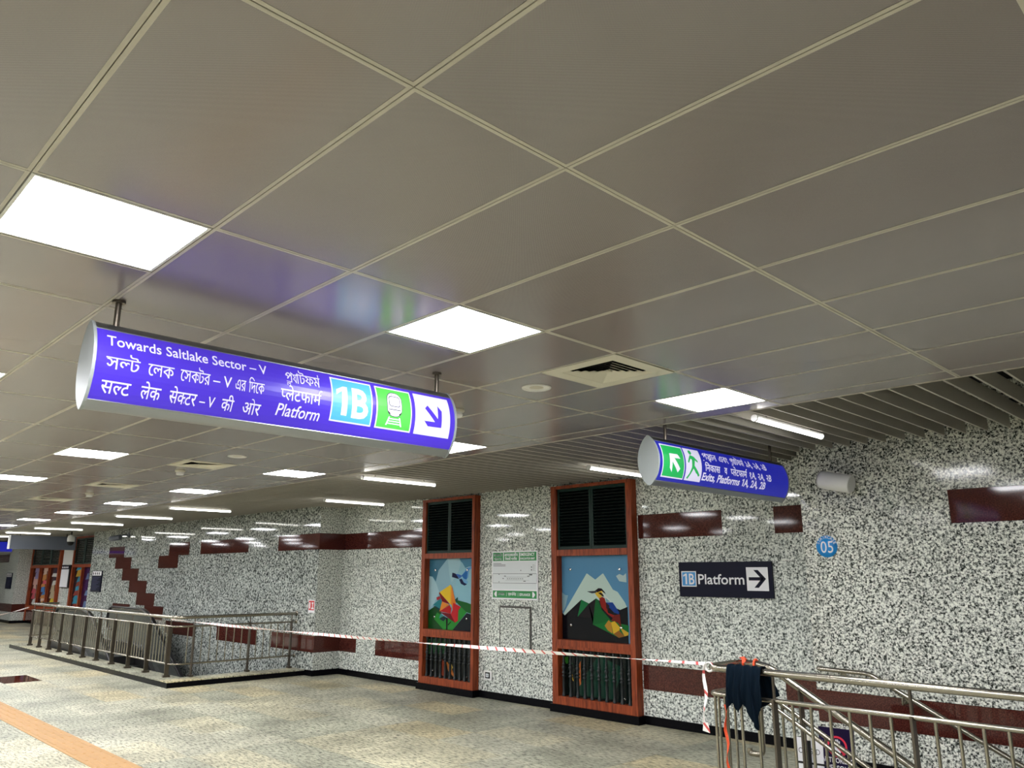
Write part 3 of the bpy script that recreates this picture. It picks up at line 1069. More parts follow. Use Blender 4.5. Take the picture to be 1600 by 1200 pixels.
p = picto(F1, t1, f1(2.215), f1(2.485), 2.612 - Z1, 2.862 - Z1, M['sky_lit'], M['purple_tx'], 'platform_number')
b = MB(); F1.text(b, ['1B'], f1(2.245), f1(2.455), 2.650 - Z1, .235, .0048, bold=.028); b.build('digits', M['purple_tx'], p, fix=False)
p = picto(F1, t1, f1(2.512), f1(2.765), 2.612 - Z1, 2.862 - Z1, M['green_lit'], M['purple_tx'], 'train_symbol')
b = MB(); c0 = f1(2.6385); v0 = 2.740 - Z1
def rr(w_, h_, dy, k=.3, n=5):
    pts = []
    r_ = min(w_, h_) * k
    for cx, cy, a0 in ((w_ / 2 - r_, h_ / 2 - r_, 0), (-w_ / 2 + r_, h_ / 2 - r_, 90), (-w_ / 2 + r_, -h_ / 2 + r_, 180), (w_ / 2 - r_, -h_ / 2 + r_, 270)):
        for j in range(n + 1):
            a = math.radians(a0 + 90 * j / n); pts.append((c0 + cx + r_ * math.cos(a), v0 + dy + cy + r_ * math.sin(a)))
    return pts
F1.poly(b, rr(.108, .148, .022, .42), .0046, 1); F1.poly(b, rr(.100, .140, .022, .42), .0052, 0)
F1.poly(b, rr(.080, .064, .040, .25), .0058, 1); F1.poly(b, rr(.071, .055, .040, .25), .0064, 0)
F1.poly(b, rr(.04, .008, .080, .4), .0058, 1); F1.poly(b, rr(.034, .004, .080, .4), .0064, 0)
F1.poly(b, rr(.086, .005, -.010, .4), .0058, 1)
for s in (-1, 1):
    F1.poly(b, [(c0 + s * .046, v0 - .022), (c0 + s * .03, v0 - .034), (c0 + s * .032, v0 - .040), (c0 + s * .048, v0 - .028)], .0058, 2)
    F1.poly(b, [(c0 + s * .032, v0 - .054), (c0 + s * .040, v0 - .054), (c0 + s * .058, v0 - .104), (c0 + s * .048, v0 - .104)], .0052, 0)
for k_ in range(3): F1.rect(b, c0 - .040 - .004 * k_, c0 + .040 + .004 * k_, v0 - .068 - .014 * k_, v0 - .062 - .014 * k_, .0050, 0)
b.build('train', [M['purple_tx'], M['line_lit'], M['black']], p, fix=False)
b = MB(); F1.rect(b, f1(2.792), f1(3.062), 2.612 - Z1, 2.862 - Z1, .003); p = b.build('arrow_tile', M['purple_tx'], t1, fix=False)
b = MB(); arrow(F1, b, f1(2.935), 2.727 - Z1, .165, -PI / 4, .0042, wd=.19); b.build('arrow', M['purple'], p, fix=False)

t2, F2, face2 = hanging_sign(-3.80, 5.30, 7.56, 2.716, .205, .10, 'backlit blue exit and platforms sign hung under the slats by the bird window', M['blue_lit'], (5.56, 7.40), ztop=3.2)
b = MB(); o2 = 5.30
def f2(y): return y - o2
W_EXIT_B = ['প', ('়', {'s': 1, 'dx': .3, 'dy': -.02}), 'স', ('থ', {'s': .6, 'dx': .15, 'dy': -.22}), 'ান']
word(F2, t2, W_EXIT_B, f2(5.985), f2(6.22), 2.788 - Z1, .088, .003, bold=.02)
word(F2, t2, ['এবং'], f2(6.26), f2(6.42), 2.788 - Z1, .088, .003, bold=.02)
word(F2, t2, W_PLAT_B, f2(6.46), f2(6.70), 2.788 - Z1, .088, .003, bold=.02)
word(F2, t2, ['১A, ২A, ২B'], f2(6.74), f2(7.13), 2.788 - Z1, .088, .003, bold=.02)
word(F2, t2, ['िनकास'], f2(6.00), f2(6.25), 2.684 - Z1, .088, .003, bold=.02)
word(F2, t2, ['व'], f2(6.32), f2(6.37), 2.684 - Z1, .088, .003, bold=.02)
word(F2, t2, W_PLAT_H, f2(6.43), f2(6.73), 2.684 - Z1, .088, .003, bold=.02)
word(F2, t2, ['१A, २A, २B'], f2(6.77), f2(7.19), 2.684 - Z1, .088, .003, bold=.02)
word(F2, t2, ['Exits, Platforms 1A, 2A, 2B'], f2(5.96), f2(7.08), 2.602 - Z1, .092, .003, bold=.028, italic=.18)
p = picto(F2, t2, f2(5.36), f2(5.68), 2.580 - Z1, 2.858 - Z1, M['exit_lit'], M['purple_tx'], 'arrow_tile', .010)
b = MB(); arrow(F2, b, f2(5.53), 2.715 - Z1, .19, PI * .75, .0048, wd=.24); b.build('arrow', M['purple_tx'], p, fix=False)
b = MB(); F2.rect(b, f2(5.70), f2(5.945), 2.580 - Z1, 2.858 - Z1, .003); p = b.build('exit_tile', M['purple_tx'], t2, fix=False)
b = MB()
cx = f2(5.80)
F2.poly(b, [(cx + .025 * math.cos(j * PI / 6) - .01, .108 + .02 * math.sin(j * PI / 6)) for j in range(12)], .0042)
for pl in ([(-.045, .06), (-.02, .085), (.035, .075), (.045, .06), (.03, -.005), (-.01, -.02), (-.005, .045)], [(-.045, .06), (-.07, .02), (-.055, .01), (-.02, .055)], [(.035, .075), (.085, .04), (.08, .025), (.03, .05)],
           [(-.01, -.02), (.03, -.005), (.085, -.05), (.085, -.07), (.06, -.07), (.02, -.035)], [(-.01, -.02), (.015, -.03), (-.03, -.09), (-.055, -.125), (-.075, -.115), (-.04, -.075)], [(.085, -.05), (.115, -.08), (.10, -.095), (.07, -.07)]):
    F2.poly(b, [(cx + a, v) for a, v in pl], .0042)
b.build('running_figure', M['exit_lit'], p, fix=False)

hanging_sign(-32.0, 4.75, 6.98, 2.716, .205, .10, 'blue lit hanging sign at the far left edge, beyond the grey box', M['blue_lit'], (4.9, 6.8), ztop=3.2)
# large plain box hung under the slats, far off
t = thing('sign_box', (-28.0, 6.95, 2.545), 'big plain grey hanging box in front of the far poster windows', 'sign box')
MB().box(-28.2, -28.0, 6.03, 7.86, 2.545, 2.955).build('body', M['signgrey'], t)
MB().box(-28.205, -27.99, 6.01, 6.03, 2.54, 2.96).build('end_strip', M['white'], t)
for y in (6.3, 7.6): MB().tube([(-28.1, y, 2.95), (-28.1, y, ZT)], .015, 8).build('rod', M['steel_dark'], t)
# ================================================================== PICTURE WINDOWS
def window(name, x0, x1, label, art, low, posts, base_c, low_c):
    """carved wooden window: louvred shutters above, picture panel, turned balusters below"""
    YF = 8.32
    t = thing(name, ((x0 + x1) / 2, YF, .10), label, kind='structure')
    xl, xr = posts
    yb = YW - .003
    for a, c in ((x0, xl), (xr, x1)): MB().box(a, c, YF, yb, .10, 3.028).build('post', M['wood'], t)
    for nm, z0, z1, pr in (('top_rail', 2.985, 3.028, 0), ('middle_rail', 2.05, 2.135, .004), ('lower_rail', .815, .935, .004), ('bottom_rail', .10, .205, .004)):
        b = MB().box(xl, xr, YF + pr, yb, z0, z1)
        if nm == 'lower_rail': b.box(xl, xr, YF - .006, YF + pr, .855, .93)
        b.build(nm, M['wood'], t)
    # louvred leaves
    xm = (xl + xr) / 2
    for a, c in ((xl + .004, xm - .002), (xm + .002, xr - .004)):
        b = MB(); w_ = .035
        z0, z1 = 2.137, 2.983
        for q in ((a, a + w_, z0, z1), (c - w_, c, z0, z1), (a + w_, c - w_, z0, z0 + .04), (a + w_, c - w_, z1 - .04, z1)):
            b.box(q[0], q[1], YF + .03, YF + .07, q[2], q[3])
        leaf = b.build('shutter_leaf', M['green'], t)
        me = bpy.data.meshes.new('louvre_slat')
        s = MB().obox((0, 0, 0), ((c - a) / 2 - w_, 0, 0), (0, .022, .014), (0, -.003, .005))
        me.from_pydata(s.v, [], s.f); me.materials.append(M['green_dk'])
        n = 18
        for i in range(n):
            share('louvre_slat', me, leaf, ((a + c) / 2, YF + .052, z0 + .06 + (z1 - z0 - .12) * i / (n - 1)))
        MB().box(a + w_, c - w_, YF + .085, YF + .09, z0, z1).build('shutter_back', M['void'], leaf)
    # glass picture on four stand-offs
    F = Face((0, YW - .016, 0), (1, 0, 0), (0, 0, 1), (0, -1, 0))
    MB().box(xl + .002, xr - .002, YW - .016, YW - .004, .937, 2.048).build('picture_panel', pmat(base_c), t)
    pp = t.children[-1]
    cols = sorted({c for c, _ in art})
    b = MB()
    for i, (c, pts) in enumerate(art): F.poly(b, pts, .0008 + .00025 * i, cols.index(c))
    b.build('picture', [pmat(c) for c in cols], pp, fix=False)
    xa, xb = xl + .17, xr - .21
    for bx in (xa, xb):
        for bz in (1.125, 1.866):
            MB().lathe([(.019, 0), (.021, .012), (.015, .02), (0, .021)], (bx, YW - .016, bz), (0, -1, 0), 12).build('standoff_bolt', M['copper'], pp)
    # lower panel and balusters
    lp_ = MB().box(xl + .002, xr - .002, YW - .016, YW - .004, .207, .813).build('lower_panel', pmat(low_c), t)
    cols = sorted({c for c, _ in low})
    b = MB()
    for i, (c, pts) in enumerate(low): F.poly(b, pts, .0008 + .00025 * i, cols.index(c))
    b.build('picture', [pmat(c) for c in cols], lp_, fix=False)
    for bx in (xa - .02, xb + .02):
        MB().lathe([(.016, 0), (.018, .01), (.012, .016), (0, .017)], (bx, YW - .016, .29 if bx < xm else .26), (0, -1, 0), 10).build('standoff_bolt', M['copper'], lp_)
    prof = [(.026, 0), (.026, .025), (.020, .032), (.022, .05), (.017, .06), (.020, .12), (.021, .17), (.017, .24), (.027, .25), (.027, .262), (.018, .27), (.018, .282), (.027, .29), (.027, .302), (.016, .315), (.022, .345), (.030, .368), (.024, .380),
            (.016, .392), (.024, .400), (.024, .412), (.013, .42), (.020, .438), (.017, .455), (.014, .47), (.014, .555), (.020, .565), (.022, .585), (.017, .593), (.024, .600), (.024, .606)]
    s = MB().lathe(prof, (0, 0, 0), n=12)
    me = bpy.data.meshes.new('baluster'); me.from_pydata(s.v, [], s.f); me.materials.append(M['baluster'])
    me.polygons.foreach_set('use_smooth', s.sm)
    n = 10
    for i in range(n):
        share('baluster', me, t, (xl + .065 + (xr - xl - .13) * i / (n - 1), YF + .05, .206))
    return t


ART_BIRD=[
((200, 225, 215),[(-7.581,1.269),(-7.144,1.810),(-7.130,1.810),(-6.991,1.731),(-6.863,1.810),(-6.849,1.810),(-6.694,1.604),(-6.615,1.575),(-6.502,1.446),(-6.472,1.391),(-6.585,1.333),(-7.552,1.243)]),
((190, 215, 215),[(-6.634,1.779),(-6.579,1.805),(-6.514,1.784),(-6.467,1.815),(-6.465,1.698),(-6.583,1.713)]),
((150, 190, 205),[(-7.606,1.559),(-7.532,1.517),(-7.487,1.518),(-7.535,1.367),(-7.581,1.301),(-7.610,1.322)]),
((12, 14, 22),[(-7.626,1.294),(-7.552,1.249),(-7.247,1.464),(-7.106,1.415),(-6.985,1.486),(-6.944,1.466),(-6.584,1.348),(-6.459,1.392),(-6.459,0.933),(-7.625,0.927)]),
((24, 18, 24),[(-7.318,1.236),(-7.113,1.415),(-6.985,1.486),(-7.051,1.143),(-7.035,1.226)]),
((25, 120, 65),[(-7.247,1.461),(-7.113,1.415),(-7.318,1.236)]),
((18, 100, 45),[(-6.992,1.480),(-6.944,1.466),(-6.893,1.344),(-6.735,1.207),(-6.846,1.121),(-7.051,1.143)]),
((20, 115, 50),[(-6.844,1.182),(-6.775,1.215),(-6.565,1.174),(-6.449,1.159),(-6.454,1.041),(-6.611,0.998),(-7.037,1.143)]),
((60, 65, 70),[(-7.144,1.575),(-6.996,1.584),(-6.968,1.559),(-7.053,1.549)]),
((230, 190, 60),[(-7.003,1.553),(-6.884,1.591),(-6.845,1.550),(-6.887,1.508),(-6.929,1.482),(-6.970,1.517)]),
((32, 20, 30),[(-7.002,1.584),(-6.939,1.620),(-6.884,1.617),(-6.830,1.571),(-6.811,1.541),(-6.885,1.586),(-6.961,1.564)]),
((30, 20, 25),[(-6.948,1.559),(-6.899,1.565),(-6.839,1.525),(-6.860,1.509)]),
((225, 235, 225),[(-6.885,1.581),(-6.726,1.450),(-6.767,1.449),(-6.833,1.499)]),
((150, 32, 26),[(-6.929,1.487),(-6.873,1.509),(-6.833,1.489),(-6.815,1.438),(-6.785,1.306),(-6.679,1.279),(-6.586,1.293),(-6.596,1.222),(-6.655,1.220),(-6.786,1.286),(-6.892,1.374)]),
((25, 65, 150),[(-6.815,1.438),(-6.700,1.441),(-6.598,1.322),(-6.600,1.292),(-6.678,1.310),(-6.756,1.368)]),
((130, 180, 190),[(-6.819,1.499),(-6.740,1.450),(-6.808,1.438)]),
((40, 25, 35),[(-6.815,1.438),(-6.755,1.399),(-6.771,1.327),(-6.810,1.366)]),
((115, 32, 26),[(-6.679,1.279),(-6.587,1.288),(-6.567,1.134),(-6.630,1.191),(-6.735,1.207)]),
((190, 140, 50),[(-6.845,1.141),(-6.775,1.215),(-6.736,1.186),(-6.715,1.047),(-6.793,1.083)]),
((230, 190, 50),[(-6.736,1.186),(-6.676,1.204),(-6.593,1.133),(-6.601,1.092),(-6.702,1.043)]),
((215, 175, 55),[(-6.593,1.133),(-6.453,1.070),(-6.461,1.040),(-6.519,1.022)]),
((150, 100, 40),[(-6.702,1.043),(-6.608,1.092),(-6.519,1.022),(-6.611,0.998)]),
]
ART_FLOWER=[
((65, 120, 145),[(-10.612,2.059),(-10.111,2.052),(-10.337,1.866),(-10.405,1.681),(-10.494,1.762),(-10.610,1.773)]),
((75, 135, 165),[(-9.812,2.051),(-9.500,2.050),(-9.503,1.919),(-9.581,1.920),(-9.667,1.898),(-9.739,1.977),(-9.784,2.006)]),
((165, 205, 215),[(-10.111,2.052),(-9.812,2.051),(-9.783,1.955),(-9.842,1.831),(-9.999,1.672),(-10.057,1.785),(-10.098,1.923)]),
((178, 215, 225),[(-10.610,1.773),(-10.494,1.756),(-10.327,1.589),(-10.305,1.509),(-10.448,1.323),(-10.614,1.204)]),
((150, 190, 205),[(-10.337,1.866),(-10.111,2.052),(-10.079,1.900),(-10.034,1.649),(-10.305,1.509),(-10.405,1.681)]),
((148, 200, 216),[(-9.842,1.831),(-9.667,1.898),(-9.500,1.786),(-9.500,1.359),(-9.830,1.406),(-9.940,1.493)]),
((15, 20, 60),[(-9.985,1.825),(-9.913,1.814),(-9.858,1.774),(-9.812,1.724),(-9.992,1.757)]),
((60, 110, 190),[(-9.904,1.808),(-9.805,1.797),(-9.734,1.775),(-9.804,1.730)]),
((100, 160, 220),[(-9.752,1.786),(-9.615,1.897),(-9.503,1.919),(-9.503,1.897),(-9.579,1.864),(-9.594,1.753),(-9.645,1.714),(-9.698,1.741)]),
((40, 110, 180),[(-9.752,1.780),(-9.649,1.853),(-9.613,1.830),(-9.628,1.719),(-9.698,1.730)]),
((15, 25, 70),[(-9.812,1.718),(-9.751,1.735),(-9.697,1.674),(-9.618,1.647),(-9.678,1.625),(-9.766,1.652)]),
((120, 180, 225),[(-9.751,1.741),(-9.628,1.708),(-9.593,1.686),(-9.618,1.647),(-9.697,1.674)]),
((20, 75, 32),[(-10.620,1.198),(-10.409,1.290),(-10.261,1.306),(-10.192,0.927),(-10.608,0.918)]),
((25, 100, 42),[(-9.901,1.382),(-9.821,1.395),(-9.620,1.367),(-9.509,1.342),(-9.500,1.196),(-9.617,1.219),(-9.757,1.297)]),
((40, 145, 52),[(-10.349,1.195),(-10.200,1.139),(-10.072,1.110),(-9.757,1.297),(-9.617,1.219),(-9.959,0.931),(-10.174,0.928),(-10.429,1.091)]),
((15, 25, 35),[(-9.617,1.209),(-9.500,1.191),(-9.500,0.928),(-9.959,0.927)]),
((245, 205, 50),[(-10.296,1.515),(-10.016,1.638),(-10.015,1.329)]),
((240, 165, 50),[(-10.016,1.638),(-9.940,1.493),(-9.961,1.314),(-10.015,1.329)]),
((235, 135, 50),[(-9.988,1.627),(-9.882,1.349),(-9.959,1.247),(-9.989,1.335)]),
((130, 25, 25),[(-10.314,1.504),(-10.296,1.515),(-10.024,1.329),(-10.226,1.369)]),
((175, 42, 52),[(-10.377,1.428),(-10.294,1.453),(-10.246,1.397),(-10.357,1.388)]),
((40, 130, 140),[(-10.457,1.312),(-10.265,1.419),(-10.226,1.363),(-10.277,1.254)]),
((20, 60, 70),[(-10.447,1.301),(-10.277,1.254),(-10.276,1.215),(-10.427,1.278)]),
((240, 150, 60),[(-10.226,1.369),(-10.033,1.323),(-10.285,1.214)]),
((192, 32, 36),[(-10.285,1.214),(-10.033,1.317),(-9.987,1.268),(-10.002,1.185)]),
((205, 38, 46),[(-9.945,1.359),(-9.757,1.297),(-9.817,1.240),(-9.822,1.086),(-9.891,1.051),(-10.019,1.145),(-9.959,1.247)]),
((120, 20, 30),[(-10.276,1.203),(-10.002,1.185),(-9.891,1.051),(-10.072,1.121)]),
((60, 150, 160),[(-10.256,1.176),(-10.182,1.150),(-10.290,1.102)]),
((15, 45, 50),[(-10.281,1.096),(-10.173,1.145),(-10.099,1.120),(-10.179,1.061)]),
((20, 80, 70),[(-9.901,1.404),(-9.832,1.450),(-9.830,1.395),(-9.864,1.350)]),
((25, 25, 30),[(-10.117,1.119),(-10.072,1.121),(-10.075,0.930),(-10.105,0.929)]),
((25, 25, 30),[(-10.069,1.016),(-9.998,1.068),(-9.989,1.058),(-10.059,0.999)]),
]
ART_LOW_R=[
((28, 70, 55),[(-7.342,0.320),(-6.974,0.760),(-6.565,0.636),(-6.738,0.235),(-7.301,0.228)]),
((235, 125, 55),[(-7.335,0.576),(-7.280,0.668),(-7.279,0.370),(-7.342,0.320)]),
((215, 175, 60),[(-7.463,0.441),(-7.431,0.488),(-7.408,0.393)]),
((50, 120, 40),[(-7.603,0.690),(-7.501,0.706),(-7.503,0.616),(-7.541,0.609)]),
((35, 75, 50),[(-7.489,0.671),(-7.403,0.615),(-7.453,0.584)]),
]
ART_LOW_L=[
((30, 80, 45),[(-10.625,0.767),(-10.038,0.814),(-10.154,0.564),(-10.563,0.537)]),
((150, 60, 35),[(-10.252,0.481),(-10.126,0.460),(-10.118,0.220),(-10.243,0.240)]),
((210, 120, 50),[(-10.101,0.477),(-9.950,0.354),(-9.873,0.212),(-10.047,0.316)]),
((200, 170, 80),[(-10.002,0.469),(-9.926,0.370),(-9.973,0.322)]),
]
window('window_1', -7.70, -6.27, 'carved wooden wall window with a kingfisher picture, near the blue exit sign', ART_BIRD, ART_LOW_R, (-7.60, -6.355), (92, 150, 190), (14, 26, 24))
window('window_2', -10.67, -9.34, 'carved wooden wall window with a red and yellow flower picture', ART_FLOWER, ART_LOW_L, (-10.58, -9.40), (150, 195, 210), (12, 20, 20))


M['shutter_grey'] = mat('grey_green_shutter', (60, 76, 72), .5, spec=.2)


def poster_window(name, x0, x1, n, label, cols, seed):
    YF = 8.34
    rnd = random.Random(seed)
    t = thing(name, ((x0 + x1) / 2, YF, .45), label, kind='structure')
    pw = .14
    yb = YW - .003
    for a in (x0, x1 - pw): MB().box(a, a + pw, YF, yb, .10, 3.028).build('post', M['wood'], t)
    for nm, z0, z1 in (('bottom_rail', .50, .66), ('middle_rail', 2.02, 2.12), ('top_rail', 2.97, 3.028)): MB().box(x0 + pw, x1 - pw, YF, yb, z0, z1).build(nm, M['wood'], t)
    MB().box(x0 + pw, x1 - pw, YF + .02, yb, .10, .50).build('plinth_panel', M['red_granite'], t)
    wd = (x1 - x0 - 2 * pw)
    cw = wd / n
    for i in range(1, n): MB().box(x0 + pw + cw * i - .04, x0 + pw + cw * i + .04, YF + .005, yb, .66, 2.02).build('mullion', M['wood'], t)
    for i in range(n):
        a, c = x0 + pw + cw * i + .042, x0 + pw + cw * (i + 1) - .042
        if i == 0: a += -.04
        if i == n - 1: c += .04
        leaf = MB().box(a - .03, a + .04, YF + .03, YF + .07, 2.122, 2.968).box(c - .04, c, YF + .03, YF + .07, 2.122, 2.968).box(a + .04, c - .04, YF + .03, YF + .07, 2.122, 2.16).box(a + .04, c - .04, YF + .03, YF + .07, 2.93, 2.968).build('shutter_leaf', M['shutter_grey'], t)
        me = bpy.data.meshes.new('louvre_slat')
        s = MB().obox((0, 0, 0), ((c - a) / 2 - .04, 0, 0), (0, .022, .014), (0, -.004, .007))
        me.from_pydata(s.v, [], s.f); me.materials.append(M['green_dk'])
        for k in range(13): share('louvre_slat', me, leaf, ((a + c) / 2, YF + .05, 2.19 + .71 * k / 12))
        po = MB().box(a, c, YW - .016, YW - .004, .662, 2.018).build('poster', pmat(cols[i][0]), t)
        F = Face((a, YW - .016, .662), (1, 0, 0), (0, 0, 1), (0, -1, 0))
        b = MB(); used = cols[i]
        W = c - a
        z = 0.05; k = 0
        while z < 1.25:
            h = rnd.uniform(.12, .30)
            u0 = rnd.uniform(.1, .35) * W; u1 = rnd.uniform(.6, .95) * W
            F.poly(b, [(u0, z), (u1, z + rnd.uniform(-.03, .06)), (u1 - rnd.uniform(0, .1), z + h), (u0 + rnd.uniform(0, .2), z + h * rnd.uniform(.7, 1.1))], .001 + .0003 * k, rnd.randrange(1, len(used)))
            z += h * .8; k += 1
        b.build('picture', [pmat(q) for q in used], po, fix=False)
    return t


poster_window('window_3', -29.85, -27.7, 2, 'far wooden window with turquoise and purple posters, beside the stepped blocks', [[(26, 30, 40), (50, 140, 170), (60, 150, 180), (200, 160, 60), (150, 70, 60)], [(50, 20, 60), (120, 24, 60), (70, 30, 90), (110, 130, 170)]], 3)
poster_window('window_4', -35.0, -31.3, 3, 'far wooden window with three columns of pink and yellow posters', [[(70, 28, 22), (206, 70, 90), (220, 170, 160), (150, 140, 190), (214, 216, 214)], [(80, 30, 24), (216, 80, 100), (226, 190, 170), (60, 130, 200), (210, 140, 70)], [(60, 26, 20), (216, 190, 60), (60, 40, 60), (190, 170, 140), (220, 220, 214)]], 5)

# ================================================================== SIGNS AND FITTINGS ON THE WALLS
def wall_face(x, z, y): return Face((x, y, z), (1, 0, 0), (0, 0, 1), (0, -1, 0))


# evacuation map
x0, x1, z0, z1 = -9.045, -8.072, 1.434, 2.141
t = thing('evacuation_map', ((x0 + x1) / 2, YW, z0), 'white and green emergency evacuation map between the picture windows', 'sign')
MB().box(x0, x1, YW - .014, YW - .001, z0, z1).build('board', M['signwhite'], t)
F = wall_face(x0, z0, YW - .014); W, Hh = x1 - x0, z1 - z0
b = MB(); F.rect(b, .022, W - .022, Hh - .145, Hh - .018, .001); F.rect(b, .022, W - .022, .022, .128, .001); b.build('green_band', M['greensign'], t, fix=False)
b = MB(); F.rect(b, .02, W - .02, .148, Hh - .155, .001); b.build('print', M['printgrey'], t, fix=False)
b = MB()
for q in (.295, .66): F.rect(b, .02 + (q - .02) * 0 + (.245 if q < .5 else .585), .249 + (0 if q < .5 else .340), Hh - .140, Hh - .024, .0016)
def mapword(*a, **k):
    q = MB(); F.text(q, *a, **k); q.build('lettering', M['signwhite'], t, fix=False)
mapword(['আপৎকালীন'], .04, .225, Hh - .078, .062, .0016, bold=.02)
mapword(['পিরকলপনা'], .05, .215, Hh - .132, .055, .0016, bold=.02)
mapword(['आपातकालीन'], .275, .565, Hh - .078, .062, .0016, bold=.02)
mapword(['िनकासी मानिचत'], .29, .55, Hh - .132, .052, .0016, bold=.02)
mapword('EMERGENCY', .615, .915, Hh - .075, .062, .0016, bold=.02)
mapword('EVACUATION MAP', .615, .915, Hh - .128, .044, .0016, bold=.02)
mapword(['এসপ', 'লযােনড'], .14, .28, .060, .055, .0016, bold=.02)
mapword(['एस', HALF_P, 'लेनेड'], .355, .53, .060, .055, .0016, bold=.02)
mapword('ESPLANADE', .60, .82, .058, .05, .0016, bold=.02)
for q in (.32, .565): F.rect(b, q, q + .005, .05, .10, .0016)
F.poly(b, [(.05, .076), (.085, .115), (.11, .115), (.11, .037), (.085, .037)], .0016)
F.poly(b, [(W - .05, .076), (W - .085, .037), (W - .11, .037), (W - .11, .115), (W - .085, .115)], .0016)
b.build('arrows_and_rules', M['signwhite'], t, fix=False)
b = MB()
for zz in (.235, .372): F.rect(b, .02, W - .02, zz, zz + .005, .0016)
for xx in (.02, W - .024): F.rect(b, xx, xx + .004, .235, .372, .0016)
for k in range(3): F.rect(b, .03, .30 - .09 * (k == 0), Hh - .185 - .018 * k, Hh - .179 - .018 * k, .0016)
for (u, v, wu, hv) in ((.27, .335, .04, .010), (.235, .30, .03, .010), (.15, .36, .02, .01), (.15, .25, .02, .01), (.76, .335, .05, .010), (.80, .352, .065, .016), (.68, .262, .05, .010), (.84, .42, .02, .018), (.84, .46, .02, .018), (.62, .415, .016, .014)):
    F.rect(b, u, u + wu, v, v + hv, .0016)
for k in range(6): F.rect(b, .87, .91 + .02 * (k % 2), .50 - .016 * k, .503 - .016 * k, .0016)
for k in range(8):
    u = .33 + .045 * k
    F.poly(b, [(u, .29), (u + .006, .29), (u + .036, .315), (u + .03, .315)], .0016); F.poly(b, [(u + .03, .29), (u + .036, .29), (u + .006, .315), (u, .315)], .0016)
F.rect(b, .30, .80, .278, .280, .0016); F.rect(b, .30, .80, .326, .328, .0016)
b.build('plan_print', M['ink'], t, fix=False)

# stone access cover under it: a slab set into a sunk joint
x0, x1, z0, z1 = -8.88, -8.21, .715, 1.343
t = thing('access_cover', ((x0 + x1) / 2, YW, z0), 'granite access cover in a dark frame below the evacuation map', 'cover')
MB().box(x0, x1, YW - .006, YW - .001, z0, z1).build('joint_frame', mat('dark_joint', (66, 64, 60), .6), t)
MB().box(x0 + .03, x1 - .03, YW - .016, YW - .006, z0 + .012, z1 - .03).build('cover_slab', M['granite'], t)

# wall socket
t = thing('wall_socket', (-9.12, YW, .262), 'small white wall socket low beside the flower window', 'socket')
MB().box(-9.205, -9.035, YW - .016, YW - .001, .262, .392).build('plate', M['white'], t)
MB().box(-9.175, -9.075, YW - .022, YW - .016, .285, .370).build('insert', M['black'], t)
MB().box(-9.155, -9.095, YW - .028, YW - .022, .302, .352).build('plug_face', M['printgrey'], t)
b = MB()
for dx in (-.012, .012): b.box(-9.125 + dx - .003, -9.125 + dx + .003, YW - .030, YW - .028, .318, .336)
b.build('slot', M['black'], t)

# platform 1B board
x0, x1, z0, z1 = -5.641, -4.407, 1.538, 1.944
t = thing('direction_board', ((x0 + x1) / 2, YW, z0), 'navy wall board reading 1B Platform with an arrow', 'sign')
MB().box(x0, x1, YW - .03, YW - .001, z0, z1).build('board', M['navy'], t)
F = wall_face(x0, z0, YW - .03)
b = MB(); F.rect(b, .035, .245, .118, .300, .001, 0); F.rect(b, .047, .233, .130, .288, .0016, 1); p = b.build('number_tile', [M['signwhite'], M['signblue']], t, fix=False)
b = MB(); F.text(b, ['1B'], .062, .218, .146, .180, .0024, bold=.012); b.build('digits', M['signwhite'], p, fix=False)
b = MB(); F.text(b, 'Platform', .270, .885, .150, .165, .001, bold=.012); b.build('lettering', M['signwhite'], t, fix=False)
b = MB(); F.rect(b, .915, 1.185, .080, .342, .001); p = b.build('arrow_tile', M['signwhite'], t, fix=False)
b = MB(); arrow(F, b, 1.05, .213, .215, 0, .0018, wd=.17); b.build('arrow', M['navy'], p, fix=False)

# staircase marker
t = thing('staircase_marker', (-3.52, YR, 1.97), 'round light blue staircase 05 disc on the right-hand granite wall', 'sign')
MB().lathe([(.108, 0), (.108, .006), (0, .006)], (-3.52, YR - .001, 2.075), (0, -1, 0), 36).build('disc', M['blue05'], t)
F = wall_face(-3.52, 2.075, YR - .007)
b = MB(); F.text(b, '05', -.062, .066, -.062, .165, .001, bold=.0); b.build('digits', M['signwhite'], t, fix=False)
b = MB()
for k, ch in enumerate('STAIRCASE'):
    a = math.radians(158 - 136 * k / 8)
    vs, fs = _raw(ch, .01); mid = max(x for x, y in vs) / 2
    s_, ca, sa = .042, math.cos(a - PI / 2), math.sin(a - PI / 2)
    pts = [(.078 * math.cos(a) + s_ * ((x - mid) * ca - y * sa), .078 * math.sin(a) + s_ * ((x - mid) * sa + y * ca)) for x, y in vs]
    F.put(b, pts, fs, .001)
b.build('lettering', M['signwhite'], t, fix=False)

# fire call sign
t = thing('fire_sign', (-13.37, YR, 1.12), 'small red fire equipment sign at the wall corner by the railing', 'sign')
MB().box(-13.50, -13.275, YR - .010, YR - .001, 1.105, 1.335).build('plate', M['signwhite'], t)
F = wall_face(-13.50, 1.105, YR - .010)
b = MB(); F.rect(b, .016, .209, .045, .214, .001); p = b.build('red_field', M['fire'], t, fix=False)
b = MB(); F.rect(b, .035, .075, .075, .185, .0018); F.poly(b, [(.11, .065), (.19, .065), (.19, .085), (.165, .095), (.165, .16), (.185, .17), (.185, .185), (.12, .185), (.12, .16), (.14, .155), (.14, .095), (.11, .085)], .0018)
b.build('pictogram', M['signwhite'], p, fix=False)

